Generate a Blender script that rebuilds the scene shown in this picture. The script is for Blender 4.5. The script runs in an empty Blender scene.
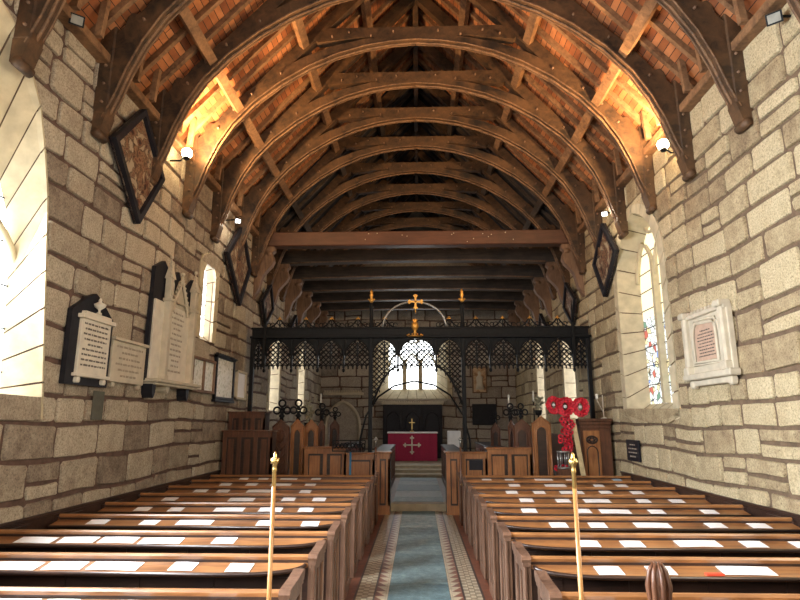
import bpy, math, random
from mathutils import Vector, Matrix
from mathutils.geometry import tessellate_polygon
random.seed(7)
COL = bpy.context.scene.collection
H = 1.85; F = 570.0; PITCH = math.radians(12.0); YAW = math.radians(1.77)
FWD = Vector((-math.sin(YAW)*math.cos(PITCH), math.cos(YAW)*math.cos(PITCH), math.sin(PITCH)))
RGT = Vector((math.cos(YAW), math.sin(YAW), 0)); UPV = RGT.cross(FWD)
EYE = Vector((0, 0, H))
# surveying helpers: where a sight line meets a real wall or a real depth in the church
def ray(px, py): return FWD + RGT*((px-400)/F) + UPV*((300-py)/F)
def at_wall(px, py, X):
    d = ray(px, py); t = X/d.x; p = EYE+d*t; return p.y, p.z
def at_y(px, py, Y):
    d = ray(px, py); t = Y/d.y; p = EYE+d*t; return p.x, p.z
def x_of(px, Y, Z):
    lo, hi = -6.0, 6.0
    for _ in range(40):
        m = (lo+hi)/2; d = Vector((m, Y, Z))-EYE
        if 400+F*d.dot(RGT)/d.dot(FWD) < px: lo = m
        else: hi = m
    return (lo+hi)/2

# ---------------------------------------------------------------- materials
def new_mat(name):
    m = bpy.data.materials.new(name); m.use_nodes = True
    nt = m.node_tree; b = nt.nodes['Principled BSDF']
    return m, nt, b
def N(nt, t, **kw):
    n = nt.nodes.new(t)
    for k, v in kw.items():
        if k in n.inputs: n.inputs[k].default_value = v
        else: setattr(n, k, v)
    return n
def ramp(nt, stops):
    r = nt.nodes.new('ShaderNodeValToRGB'); e = r.color_ramp.elements
    while len(e) < len(stops): e.new(0.5)
    for el, (p, c) in zip(e, stops): el.position = p; el.color = (*c, 1)
    return r
def bump(nt, b, src, strength, dist=0.02):
    bp = N(nt, 'ShaderNodeBump', Strength=strength, Distance=dist)
    nt.links.new(src, bp.inputs['Height']); nt.links.new(bp.outputs[0], b.inputs['Normal'])
def plain(name, col, rough=0.6, metal=0.0, vary=0.15, scale=12, bmp=0.1):
    m, nt, b = new_mat(name)
    tc = N(nt, 'ShaderNodeTexCoord'); n = N(nt, 'ShaderNodeTexNoise', Scale=scale, Detail=6.0)
    nt.links.new(tc.outputs['Object'], n.inputs['Vector'])
    r = ramp(nt, [(0.3, tuple(c*(1-vary) for c in col)), (0.7, tuple(min(1, c*(1+vary)) for c in col))])
    nt.links.new(n.outputs[0], r.inputs[0]); nt.links.new(r.outputs[0], b.inputs['Base Color'])
    b.inputs['Roughness'].default_value = rough; b.inputs['Metallic'].default_value = metal
    if max(col) < 0.03: b.inputs['Specular IOR Level'].default_value = 0.2
    if bmp: bump(nt, b, n.outputs[0], bmp)
    return m
def wood(name, dark, light, rough=0.4, stretch=(1, 12, 12), scale=3.0, bmp=0.25, coat=0.0):
    m, nt, b = new_mat(name)
    tc = N(nt, 'ShaderNodeTexCoord'); mp = N(nt, 'ShaderNodeMapping'); mp.inputs['Scale'].default_value = stretch
    n = N(nt, 'ShaderNodeTexNoise', Scale=scale, Detail=8.0, Roughness=0.65, Distortion=0.6)
    n2 = N(nt, 'ShaderNodeTexNoise', Scale=2.2, Detail=3.0)
    nt.links.new(tc.outputs['Object'], mp.inputs[0]); nt.links.new(mp.outputs[0], n.inputs['Vector'])
    nt.links.new(tc.outputs['Object'], n2.inputs['Vector'])
    mx = N(nt, 'ShaderNodeMath', operation='MULTIPLY_ADD'); mx.inputs[1].default_value = 0.55
    mx2 = N(nt, 'ShaderNodeMath', operation='MULTIPLY'); mx2.inputs[1].default_value = 0.45
    nt.links.new(n2.outputs[0], mx2.inputs[0]); nt.links.new(n.outputs[0], mx.inputs[0]); nt.links.new(mx2.outputs[0], mx.inputs[2])
    r = ramp(nt, [(0.36, dark), (0.64, light)])
    nt.links.new(mx.outputs[0], r.inputs[0]); nt.links.new(r.outputs[0], b.inputs['Base Color'])
    b.inputs['Roughness'].default_value = rough; b.inputs['Coat Weight'].default_value = coat
    b.inputs['Coat Roughness'].default_value = 0.25
    bump(nt, b, n.outputs[0], bmp, 0.01)
    return m
def stone_mat(name, stops, mortar=False):
    m, nt, b = new_mat(name)
    at = N(nt, 'ShaderNodeAttribute', attribute_name='tone')
    tc = N(nt, 'ShaderNodeTexCoord')
    n = N(nt, 'ShaderNodeTexNoise', Scale=5.0, Detail=10.0, Roughness=0.7); nt.links.new(tc.outputs['Object'], n.inputs['Vector'])
    n2 = N(nt, 'ShaderNodeTexNoise', Scale=45.0, Detail=6.0, Roughness=0.8); nt.links.new(tc.outputs['Object'], n2.inputs['Vector'])
    n3 = N(nt, 'ShaderNodeTexVoronoi', Scale=28.0); nt.links.new(tc.outputs['Object'], n3.inputs['Vector'])
    a = N(nt, 'ShaderNodeMath', operation='MULTIPLY_ADD'); a.inputs[1].default_value = 0.8
    nt.links.new(n.outputs[0], a.inputs[0])
    s = N(nt, 'ShaderNodeMath', operation='MULTIPLY_ADD'); s.inputs[1].default_value = 0.42; s.inputs[2].default_value = -0.10
    nt.links.new(at.outputs['Fac'], s.inputs[0]); nt.links.new(s.outputs[0], a.inputs[2])
    r = ramp(nt, stops); nt.links.new(a.outputs[0], r.inputs[0])
    sp = ramp(nt, [(0.36, (0.30, 0.25, 0.22)), (0.47, (0.80, 0.78, 0.75)), (0.62, (1.15, 1.13, 1.08))]); nt.links.new(n2.outputs[0], sp.inputs[0])
    mix = N(nt, 'ShaderNodeMix', data_type='RGBA', blend_type='MULTIPLY'); mix.inputs[0].default_value = 0.85
    nt.links.new(r.outputs[0], mix.inputs[6]); nt.links.new(sp.outputs[0], mix.inputs[7])
    nt.links.new(mix.outputs[2], b.inputs['Base Color'])
    b.inputs['Roughness'].default_value = 0.92
    ad = N(nt, 'ShaderNodeMath', operation='ADD'); nt.links.new(n2.outputs[0], ad.inputs[0]); nt.links.new(n.outputs[0], ad.inputs[1])
    bump(nt, b, ad.outputs[0], 0.55, 0.03)
    return m
def emis(name, col, strength):
    m, nt, b = new_mat(name)
    b.inputs['Base Color'].default_value = (*[c*0.5 for c in col], 1)
    b.inputs['Emission Color'].default_value = (*col, 1); b.inputs['Emission Strength'].default_value = strength
    return m
M = {}
M['stone_l'] = stone_mat('grey_brown_sandstone', [(0.18, (0.17, 0.13, 0.10)), (0.38, (0.35, 0.29, 0.225)), (0.58, (0.50, 0.44, 0.34)), (0.85, (0.64, 0.58, 0.46))])
M['stone_r'] = stone_mat('cream_sandstone', [(0.18, (0.22, 0.155, 0.095)), (0.38, (0.42, 0.33, 0.20)), (0.58, (0.58, 0.485, 0.305)), (0.85, (0.70, 0.61, 0.41))])
M['stone_e'] = stone_mat('grey_sandstone', [(0.2, (0.22, 0.20, 0.175)), (0.5, (0.44, 0.40, 0.35)), (0.85, (0.62, 0.58, 0.51))])
M['dressed'] = plain('dressed_stone', (0.58, 0.50, 0.335), 0.9, vary=0.16, scale=6, bmp=0.4)
M['mortar_l'] = plain('brown_mortar', (0.12, 0.072, 0.055), 0.95, vary=0.3, scale=9, bmp=0.6)
M['mortar_r'] = plain('ochre_mortar', (0.15, 0.10, 0.062), 0.95, vary=0.3, scale=9, bmp=0.6)
M['truss'] = wood('old_oak', (0.014, 0.009, 0.006), (0.13, 0.066, 0.029), 0.6, (2, 2, 2), 4.0, 0.4)
M['soffit'] = wood('soffit_oak', (0.05, 0.026, 0.013), (0.26, 0.14, 0.068), 0.6, (3, 3, 3), 5.0, 0.4)
M['rafter'] = wood('rafter_oak', (0.09, 0.045, 0.022), (0.34, 0.185, 0.09), 0.65, (3, 3, 3), 4.0, 0.4)
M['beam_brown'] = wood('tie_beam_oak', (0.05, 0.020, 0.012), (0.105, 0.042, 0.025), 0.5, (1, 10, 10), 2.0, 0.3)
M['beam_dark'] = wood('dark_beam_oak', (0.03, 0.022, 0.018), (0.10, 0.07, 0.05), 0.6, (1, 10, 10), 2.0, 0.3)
M['bracket'] = wood('bracket_oak', (0.10, 0.055, 0.032), (0.28, 0.165, 0.10), 0.6, (8, 8, 1), 2.0, 0.3)
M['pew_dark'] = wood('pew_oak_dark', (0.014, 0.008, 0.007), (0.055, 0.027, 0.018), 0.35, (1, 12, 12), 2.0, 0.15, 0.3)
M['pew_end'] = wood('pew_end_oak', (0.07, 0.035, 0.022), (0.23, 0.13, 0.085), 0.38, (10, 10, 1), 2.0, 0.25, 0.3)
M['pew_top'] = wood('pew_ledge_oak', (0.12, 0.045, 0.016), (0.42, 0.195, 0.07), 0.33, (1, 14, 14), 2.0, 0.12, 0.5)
M['stall'] = wood('stall_oak', (0.17, 0.062, 0.02), (0.46, 0.20, 0.07), 0.4, (12, 12, 1), 2.0, 0.2, 0.2)
M['stall_dark'] = wood('stall_oak_dark', (0.05, 0.02, 0.012), (0.17, 0.07, 0.035), 0.4, (12, 12, 1), 2.0, 0.2, 0.2)
M['iron'] = plain('black_iron', (0.011, 0.012, 0.014), 0.5, 0.2, vary=0.3, scale=20)
M['iron_hi'] = plain('worn_grey_iron', (0.35, 0.36, 0.36), 0.4, 0.6, vary=0.2, scale=20)
M['black'] = plain('black_slate', (0.018, 0.018, 0.024), 0.45, vary=0.2, scale=10)
M['gold'] = plain('gilding', (0.80, 0.43, 0.10), 0.35, 0.7, vary=0.15, scale=30)
M['brass'] = plain('brass', (0.62, 0.45, 0.17), 0.28, 0.9, vary=0.2, scale=30)
M['marble'] = plain('pale_marble', (0.70, 0.65, 0.54), 0.55, vary=0.1, scale=7)
M['marble2'] = plain('cream_stone', (0.56, 0.50, 0.385), 0.8, vary=0.12, scale=7, bmp=0.3)
M['ink'] = plain('engraved_ink', (0.10, 0.085, 0.07), 0.8, vary=0.1)
M['ink_pale'] = plain('faded_lettering', (0.36, 0.31, 0.24), 0.8, vary=0.1)
M['paper'] = plain('white_paper', (0.86, 0.86, 0.88), 0.75, vary=0.03, bmp=0.0)
M['paper_blue'] = plain('pale_blue_paper', (0.42, 0.60, 0.76), 0.75, vary=0.03, bmp=0.0)
M['pink_inset'] = plain('pink_marble', (0.55, 0.38, 0.28), 0.6, vary=0.12, scale=9)
M['red_book'] = plain('red_cover', (0.62, 0.07, 0.03), 0.6, bmp=0)
M['wall_paint'] = plain('pale_plaster', (0.55, 0.50, 0.42), 0.9)
M['cloth_red'] = plain('crimson_cloth', (0.33, 0.012, 0.055), 0.75, vary=0.15, scale=25)
M['cloth_white'] = plain('white_linen', (0.80, 0.80, 0.78), 0.8, vary=0.05)
M['stave'] = wood('stave_wood', (0.30, 0.13, 0.035), (0.55, 0.28, 0.09), 0.35, (14, 14, 1), 2.0, 0.1, 0.3)
M['poppy'] = plain('poppy_red', (0.55, 0.012, 0.03), 0.65, vary=0.55, scale=40)
M['wreath_c'] = plain('poppy_centre', (0.03, 0.02, 0.02), 0.6)
M['pine'] = plain('cream_painted_wood', (0.56, 0.44, 0.24), 0.6, vary=0.2)
M['steel'] = plain('galvanised_steel', (0.42, 0.43, 0.42), 0.35, 0.8, vary=0.2, scale=20)
M['blue'] = plain('blue_paint', (0.04, 0.22, 0.45), 0.5)
M['leaf'] = plain('dried_flowers', (0.34, 0.32, 0.22), 0.8, vary=0.4)
M['glass_pane'] = None
# floor materials
def slab_mat():
    m, nt, b = new_mat('blue_grey_ledger_slate')
    tc = N(nt, 'ShaderNodeTexCoord')
    n = N(nt, 'ShaderNodeTexNoise', Scale=7.0, Detail=10.0, Roughness=0.85); nt.links.new(tc.outputs['Object'], n.inputs['Vector'])
    at = N(nt, 'ShaderNodeAttribute', attribute_name='tone')
    a = N(nt, 'ShaderNodeMath', operation='MULTIPLY_ADD'); a.inputs[1].default_value = 0.35; nt.links.new(at.outputs['Fac'], a.inputs[0])
    s = N(nt, 'ShaderNodeMath', operation='SUBTRACT'); s.inputs[1].default_value = 0.17; nt.links.new(n.outputs[0], a.inputs[2])
    nt.links.new(a.outputs[0], s.inputs[0])
    r = ramp(nt, [(0.3, (0.08, 0.14, 0.16)), (0.5, (0.20, 0.30, 0.315)), (0.66, (0.42, 0.52, 0.51))]); nt.links.new(s.outputs[0], r.inputs[0])
    nt.links.new(r.outputs[0], b.inputs['Base Color']); b.inputs['Roughness'].default_value = 0.55
    bump(nt, b, n.outputs[0], 0.3)
    return m
M['slab'] = slab_mat()
M['tile_cream'] = plain('cream_encaustic', (0.46, 0.39, 0.27), 0.45, vary=0.25, scale=15)
M['tile_buff'] = plain('buff_encaustic', (0.24, 0.18, 0.12), 0.45, vary=0.3, scale=15)
M['tile_red'] = plain('red_encaustic', (0.17, 0.058, 0.03), 0.42, vary=0.3, scale=10)
M['tile_black'] = plain('dark_encaustic', (0.06, 0.045, 0.04), 0.42, vary=0.3, scale=10)
M['boards'] = wood('floor_boards', (0.06, 0.03, 0.018), (0.16, 0.085, 0.05), 0.5, (12, 1, 12), 2.0, 0.2)
M['step'] = plain('worn_step_stone', (0.40, 0.34, 0.23), 0.7, vary=0.2, scale=5, bmp=0.3)

def roof_mat():
    m, nt, b = new_mat('orange_stone_slates')
    tc = N(nt, 'ShaderNodeTexCoord'); sep = N(nt, 'ShaderNodeSeparateXYZ'); nt.links.new(tc.outputs['Object'], sep.inputs[0])
    ab = N(nt, 'ShaderNodeMath', operation='ABSOLUTE'); nt.links.new(sep.outputs[0], ab.inputs[0])
    mu = N(nt, 'ShaderNodeMath', operation='MULTIPLY'); mu.inputs[1].default_value = 1.487; nt.links.new(ab.outputs[0], mu.inputs[0])
    cb = N(nt, 'ShaderNodeCombineXYZ'); nt.links.new(sep.outputs[1], cb.inputs[0]); nt.links.new(mu.outputs[0], cb.inputs[1])
    br = N(nt, 'ShaderNodeTexBrick', Scale=1.0); br.offset = 0.5
    br.inputs['Color1'].default_value = (0, 0, 0, 1); br.inputs['Color2'].default_value = (1, 1, 1, 1); br.inputs['Mortar'].default_value = (0.5, 0.5, 0.5, 1)
    br.inputs['Mortar Size'].default_value = 0.006; br.inputs['Brick Width'].default_value = 0.55; br.inputs['Row Height'].default_value = 0.115; br.inputs['Bias'].default_value = 0.0
    nt.links.new(cb.outputs[0], br.inputs['Vector'])
    r = ramp(nt, [(0.0, (0.24, 0.075, 0.026)), (0.5, (0.40, 0.14, 0.048)), (1.0, (0.56, 0.23, 0.09))]); nt.links.new(br.outputs['Color'], r.inputs[0])
    n = N(nt, 'ShaderNodeTexNoise', Scale=5.0, Detail=8.0); nt.links.new(tc.outputs['Object'], n.inputs['Vector'])
    mx = N(nt, 'ShaderNodeMix', data_type='RGBA', blend_type='MIX'); nt.links.new(br.outputs['Fac'], mx.inputs[0])
    nt.links.new(r.outputs[0], mx.inputs[6]); mx.inputs[7].default_value = (0.05, 0.025, 0.015, 1)
    m2 = N(nt, 'ShaderNodeMix', data_type='RGBA', blend_type='MULTIPLY'); m2.inputs[0].default_value = 0.5
    rr = ramp(nt, [(0.35, (0.45, 0.4, 0.36)), (0.6, (1, 1, 1))]); nt.links.new(n.outputs[0], rr.inputs[0])
    nt.links.new(mx.outputs[2], m2.inputs[6]); nt.links.new(rr.outputs[0], m2.inputs[7]); nt.links.new(m2.outputs[2], b.inputs['Base Color'])
    b.inputs['Roughness'].default_value = 0.85
    bump(nt, b, br.outputs['Color'], 0.5, 0.02)
    return m
M['roof'] = roof_mat()
M['dark_boards'] = wood('near_black_boards', (0.010, 0.010, 0.013), (0.035, 0.033, 0.036), 0.7, (8, 1, 8), 2.0, 0.2)

def painting_mat(name, cols, scale=9):
    m, nt, b = new_mat(name)
    tc = N(nt, 'ShaderNodeTexCoord'); v = N(nt, 'ShaderNodeTexVoronoi', Scale=float(scale)); n = N(nt, 'ShaderNodeTexNoise', Scale=scale*0.7, Detail=8.0, Distortion=2.0)
    nt.links.new(tc.outputs['Object'], n.inputs['Vector']); nt.links.new(tc.outputs['Object'], v.inputs['Vector'])
    ad = N(nt, 'ShaderNodeMath', operation='MULTIPLY_ADD'); ad.inputs[1].default_value = 0.5
    nt.links.new(v.outputs['Distance'], ad.inputs[0]); nt.links.new(n.outputs[0], ad.inputs[2])
    s = N(nt, 'ShaderNodeMath', operation='SUBTRACT'); s.inputs[1].default_value = 0.12; nt.links.new(ad.outputs[0], s.inputs[0])
    r = ramp(nt, [(0.34+0.38*i/max(1, len(cols)-1), c) for i, c in enumerate(cols)]); nt.links.new(s.outputs[0], r.inputs[0])
    nt.links.new(r.outputs[0], b.inputs['Base Color']); b.inputs['Roughness'].default_value = 0.45
    return m
M['hatch'] = painting_mat('hatchment_painting', [(0.02, 0.012, 0.012), (0.03, 0.018, 0.015), (0.13, 0.04, 0.025), (0.26, 0.17, 0.10), (0.05, 0.025, 0.018), (0.4, 0.32, 0.22)], 7)
M['hatch2'] = painting_mat('shield_painting', [(0.04, 0.02, 0.015), (0.16, 0.05, 0.03), (0.30, 0.19, 0.11), (0.10, 0.05, 0.03)], 13)
M['icon'] = painting_mat('icon_painting', [(0.08, 0.04, 0.02), (0.22, 0.10, 0.04), (0.45, 0.26, 0.12), (0.62, 0.45, 0.28)], 4)
M['notice'] = painting_mat('notice_sheet', [(0.30, 0.30, 0.22), (0.6, 0.6, 0.5), (0.78, 0.78, 0.68), (0.85, 0.85, 0.78)], 14)

def stained_mat(strength):
    m, nt, b = new_mat('stained_glass_daylit')
    tc = N(nt, 'ShaderNodeTexCoord'); v = N(nt, 'ShaderNodeTexVoronoi', Scale=9.0); nt.links.new(tc.outputs['Object'], v.inputs['Vector'])
    sx = N(nt, 'ShaderNodeSeparateColor'); nt.links.new(v.outputs['Color'], sx.inputs[0])
    r = ramp(nt, [(0.0, (1, 1, 0.9)), (0.30, (0.95, 1.0, 1.0)), (0.50, (1.0, 0.85, 0.45)), (0.60, (0.9, 0.95, 1)), (0.72, (0.20, 0.35, 0.75)), (0.80, (0.8, 0.95, 0.8)), (0.88, (0.55, 0.12, 0.08)), (0.95, (0.15, 0.3, 0.2))])
    r.color_ramp.interpolation = 'CONSTANT'; nt.links.new(sx.outputs[0], r.inputs[0])
    v2 = N(nt, 'ShaderNodeTexVoronoi', Scale=9.0, feature='DISTANCE_TO_EDGE'); nt.links.new(tc.outputs['Object'], v2.inputs['Vector'])
    e = ramp(nt, [(0.035, (0.02, 0.02, 0.02)), (0.06, (1, 1, 1))]); nt.links.new(v2.outputs['Distance'], e.inputs[0])
    mx = N(nt, 'ShaderNodeMix', data_type='RGBA', blend_type='MULTIPLY'); mx.inputs[0].default_value = 1.0
    nt.links.new(r.outputs[0], mx.inputs[6]); nt.links.new(e.outputs[0], mx.inputs[7])
    nt.links.new(mx.outputs[2], b.inputs['Emission Color']); b.inputs['Emission Strength'].default_value = strength
    b.inputs['Base Color'].default_value = (0.05, 0.05, 0.05, 1)
    return m
M['stained'] = stained_mat(0.95)
M['glass_cream'] = emis('cream_glass_daylit', (1.0, 0.88, 0.58), 0.85)
M['glass_left_fill'] = emis('left_fill_glass', (0.93, 0.97, 1.0), 31.0)  # strong glow for the unseen left window, fills the nave
M['glass_left_fill1'] = emis('dimmed_glass_daylit', (0.93, 0.97, 1.0), 4.5)  # glow turned down so the stone reveal does not blow out
M['glass_right_fill'] = emis('right_fill_glass', (1.0, 0.93, 0.78), 9.0)  # raised glow for the unseen right window, fills the left wall
M['glass_slit'] = emis('slit_glass_daylit', (0.93, 0.94, 1.0), 6.0)
M['glass_east'] = emis('east_glass_daylit', (0.93, 0.97, 1.0), 3.2)
M['glass_west_fill'] = emis('west_fill_glass', (1.0, 0.95, 0.87), 3.5)  # fill glow of the added west window
M['bulb'] = emis('warm_lamp', (1.0, 0.72, 0.36), 60.0)
M['led'] = emis('white_lamp', (0.95, 0.97, 1.0), 5.0)
M['led_off'] = plain('lamp_lens', (0.30, 0.30, 0.27), 0.2, bmp=0)
M['candle'] = plain('wax', (0.85, 0.82, 0.72), 0.5, bmp=0)

# ---------------------------------------------------------------- mesh builder
class MB:
    def __init__(s): s.v = []; s.f = []; s.t = []; s.sm = []; s.tone = 0.5
    def add(s, vs, fs, smooth=False):
        b = len(s.v); s.v += [tuple(v) for v in vs]; s.t += [s.tone]*len(vs)
        s.f += [tuple(b+i for i in f) for f in fs]; s.sm += [smooth]*len(fs); return s
    def box(s, x0, x1, y0, y1, z0, z1, bev=0.0):
        if bev <= 0:
            vs = [(x, y, z) for z in (z0, z1) for (x, y) in ((x0, y0), (x1, y0), (x1, y1), (x0, y1))]
            return s.add(vs, [(3, 2, 1, 0), (4, 5, 6, 7), (0, 1, 5, 4), (1, 2, 6, 5), (2, 3, 7, 6), (3, 0, 4, 7)])
        b = min(bev, (x1-x0)*0.45, (y1-y0)*0.45, (z1-z0)*0.45)
        def ring(z, i): return [(x0+b*(1+i), y0+i*b, z), (x1-b*(1+i), y0+i*b, z), (x1-i*b, y0+b*(1+i), z), (x1-i*b, y1-b*(1+i), z), (x1-b*(1+i), y1-i*b, z), (x0+b*(1+i), y1-i*b, z), (x0+i*b, y1-b*(1+i), z), (x0+i*b, y0+b*(1+i), z)]
        vs = ring(z0, 1)+ring(z0+b, 0)+ring(z1-b, 0)+ring(z1, 1) if min(x1-x0, y1-y0) > 4*b else ring(z0, 0)+ring(z0+b, 0)+ring(z1-b, 0)+ring(z1, 0)
        fs = [tuple(range(7, -1, -1)), tuple(range(24, 32))]
        for k in range(3):
            for i in range(8): j = (i+1) % 8; fs.append((k*8+i, k*8+j, (k+1)*8+j, (k+1)*8+i))
        return s.add(vs, fs)
    def prism(s, pts, axis, a, b):
        # pts: 2D outline in the other two axes (in xyz order), extruded along axis from a to b
        n = len(pts)
        def P(p, w): return (w, p[0], p[1]) if axis == 'x' else ((p[0], w, p[1]) if axis == 'y' else (p[0], p[1], w))
        vs = [P(p, a) for p in pts]+[P(p, b) for p in pts]
        tris = tessellate_polygon([[Vector((p[0], p[1], 0)) for p in pts]])
        fs = [tuple(t) for t in tris]+[tuple(i+n for i in reversed(t)) for t in tris]+[(i, (i+1) % n, n+(i+1) % n, n+i) for i in range(n)]
        return s.add(vs, fs)
    def beam(s, p, q, w, h, up=(0, 0, 1), taper=1.0):
        p = Vector(p); q = Vector(q); d = (q-p).normalized(); u = Vector(up); sd = d.cross(u)
        if sd.length < 1e-5: sd = d.cross(Vector((1, 0, 0)))
        sd.normalize(); u = sd.cross(d)
        vs = []
        for c, k in ((p, 1), (q, taper)):
            for a, b in ((-1, -1), (1, -1), (1, 1), (-1, 1)): vs.append(c+sd*(a*w/2*k)+u*(b*h/2*k))
        return s.add(vs, [(3, 2, 1, 0), (4, 5, 6, 7), (0, 1, 5, 4), (1, 2, 6, 5), (2, 3, 7, 6), (3, 0, 4, 7)])
    def tube(s, pts, r, n=8, closed=False):
        pts = [Vector(p) for p in pts]; m = len(pts); vs = []; fs = []
        rs = r if isinstance(r, (list, tuple)) else [r]*m
        ref = Vector((0.123, 0.77, 0.31)).normalized()
        for i, p in enumerate(pts):
            if closed: d = pts[(i+1) % m]-pts[i-1]
            else: d = pts[min(i+1, m-1)]-pts[max(i-1, 0)]
            d.normalize(); a = d.cross(ref).normalized(); b = d.cross(a)
            for k in range(n):
                t = 2*math.pi*k/n; vs.append(p+a*(math.cos(t)*rs[i])+b*(math.sin(t)*rs[i]))
        for i in range(m if closed else m-1):
            j = (i+1) % m
            for k in range(n): fs.append((i*n+k, i*n+(k+1) % n, j*n+(k+1) % n, j*n+k))
        if not closed: fs += [tuple(range(n-1, -1, -1)), tuple(range((m-1)*n, m*n))]
        return s.add(vs, fs, True)
    def lathe(s, c, prof, n=16):
        vs = []; fs = []; m = len(prof)
        for r, z in prof:
            for k in range(n): t = 2*math.pi*k/n; vs.append((c[0]+r*math.cos(t), c[1]+r*math.sin(t), c[2]+z))
        for i in range(m-1):
            for k in range(n): fs.append((i*n+k, i*n+(k+1) % n, (i+1)*n+(k+1) % n, (i+1)*n+k))
        fs += [tuple(range(n-1, -1, -1)), tuple(range((m-1)*n, m*n))]
        return s.add(vs, fs, True)
    def ball(s, c, r, n=10, sz=1.0):
        k = max(5, n//2); return s.lathe(c, [(max(0.001, r*math.sin(math.pi*i/k)), -r*sz*math.cos(math.pi*i/k)) for i in range(k+1)], n)
    def xf(s, fn): s.v = [tuple(fn(*v)) for v in s.v]; return s
def obj(name, mb, mat, parent=None, kind=None, label=None):
    me = bpy.data.meshes.new(name); off = parent['_o'] if parent is not None and '_o' in parent else (0, 0, 0)
    me.from_pydata([(v[0]-off[0], v[1]-off[1], v[2]-off[2]) for v in mb.v], [], mb.f)
    me.polygons.foreach_set('use_smooth', mb.sm)
    at = me.attributes.new('tone', 'FLOAT', 'POINT'); at.data.foreach_set('value', mb.t)
    me.materials.append(mat); me.update()
    import bmesh
    bm = bmesh.new(); bm.from_mesh(me); bmesh.ops.recalc_face_normals(bm, faces=bm.faces); bm.to_mesh(me); bm.free()
    o = bpy.data.objects.new(name, me); COL.objects.link(o)
    if parent is not None:
        o.parent = parent; o['_o'] = off
    if kind: o['kind'] = kind
    if label: o['label'] = label
    return o
def tag(o, label, cat, group=None):
    o['label'] = label; o['category'] = cat
    if group: o['group'] = group
    return o
def thing(name, label, cat, loc=(0, 0, 0), group=None):
    o = bpy.data.objects.new(name, None); COL.objects.link(o); o.location = loc; o['_o'] = tuple(loc); o.empty_display_size = 0.1
    return tag(o, label, cat, group)
def struct_root(name, loc):
    o = bpy.data.objects.new(name, None); COL.objects.link(o); o.location = loc; o['_o'] = tuple(loc); o['kind'] = 'structure'; return o
def dup(root, loc, label, group=None, rot=None):
    r = root.copy(); COL.objects.link(r); r.location = loc; r['label'] = label
    if rot: r.rotation_euler = rot
    if group: r['group'] = group
    for ch in list(root.children):
        c = ch.copy(); COL.objects.link(c); c.parent = r
        for g in list(ch.children):
            d = g.copy(); COL.objects.link(d); d.parent = c
    return r
ORD = ['first', 'second', 'third', 'fourth', 'fifth', 'sixth', 'seventh', 'eighth', 'ninth', 'tenth', 'eleventh', 'twelfth', 'thirteenth', 'fourteenth']

# ---------------------------------------------------------------- walls
WX = 4.0; WTOP = 6.28; YE = 23.5; YB = -2.6; FCH = 0.15
def arch_outline(u0, u1, vb, vs, va, n=8):
    """pointed arch outline: list of (u,v), counter clockwise from bottom left"""
    c = (u0+u1)/2; h = va-vs; w = (u1-u0)/2; R = (w*w+h*h)/(2*w)
    pts = [(u0, vb), (u1, vb)]
    a1 = math.asin(min(1, h/R))
    for i in range(n+1):
        a = a1*i/n; pts.append((u1-R+R*math.cos(a), vs+R*math.sin(a)))
    for i in range(n-1, -1, -1):
        a = a1*i/n; pts.append((u0+R-R*math.cos(a), vs+R*math.sin(a)))
    return pts
def interval(pts, v):
    xs = []
    for i in range(len(pts)):
        (a, b), (c, d) = pts[i], pts[(i+1) % len(pts)]
        if (b-v)*(d-v) < 0: xs.append(a+(c-a)*(v-b)/(d-b))
    return (min(xs), max(xs)) if len(xs) >= 2 else None
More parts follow.
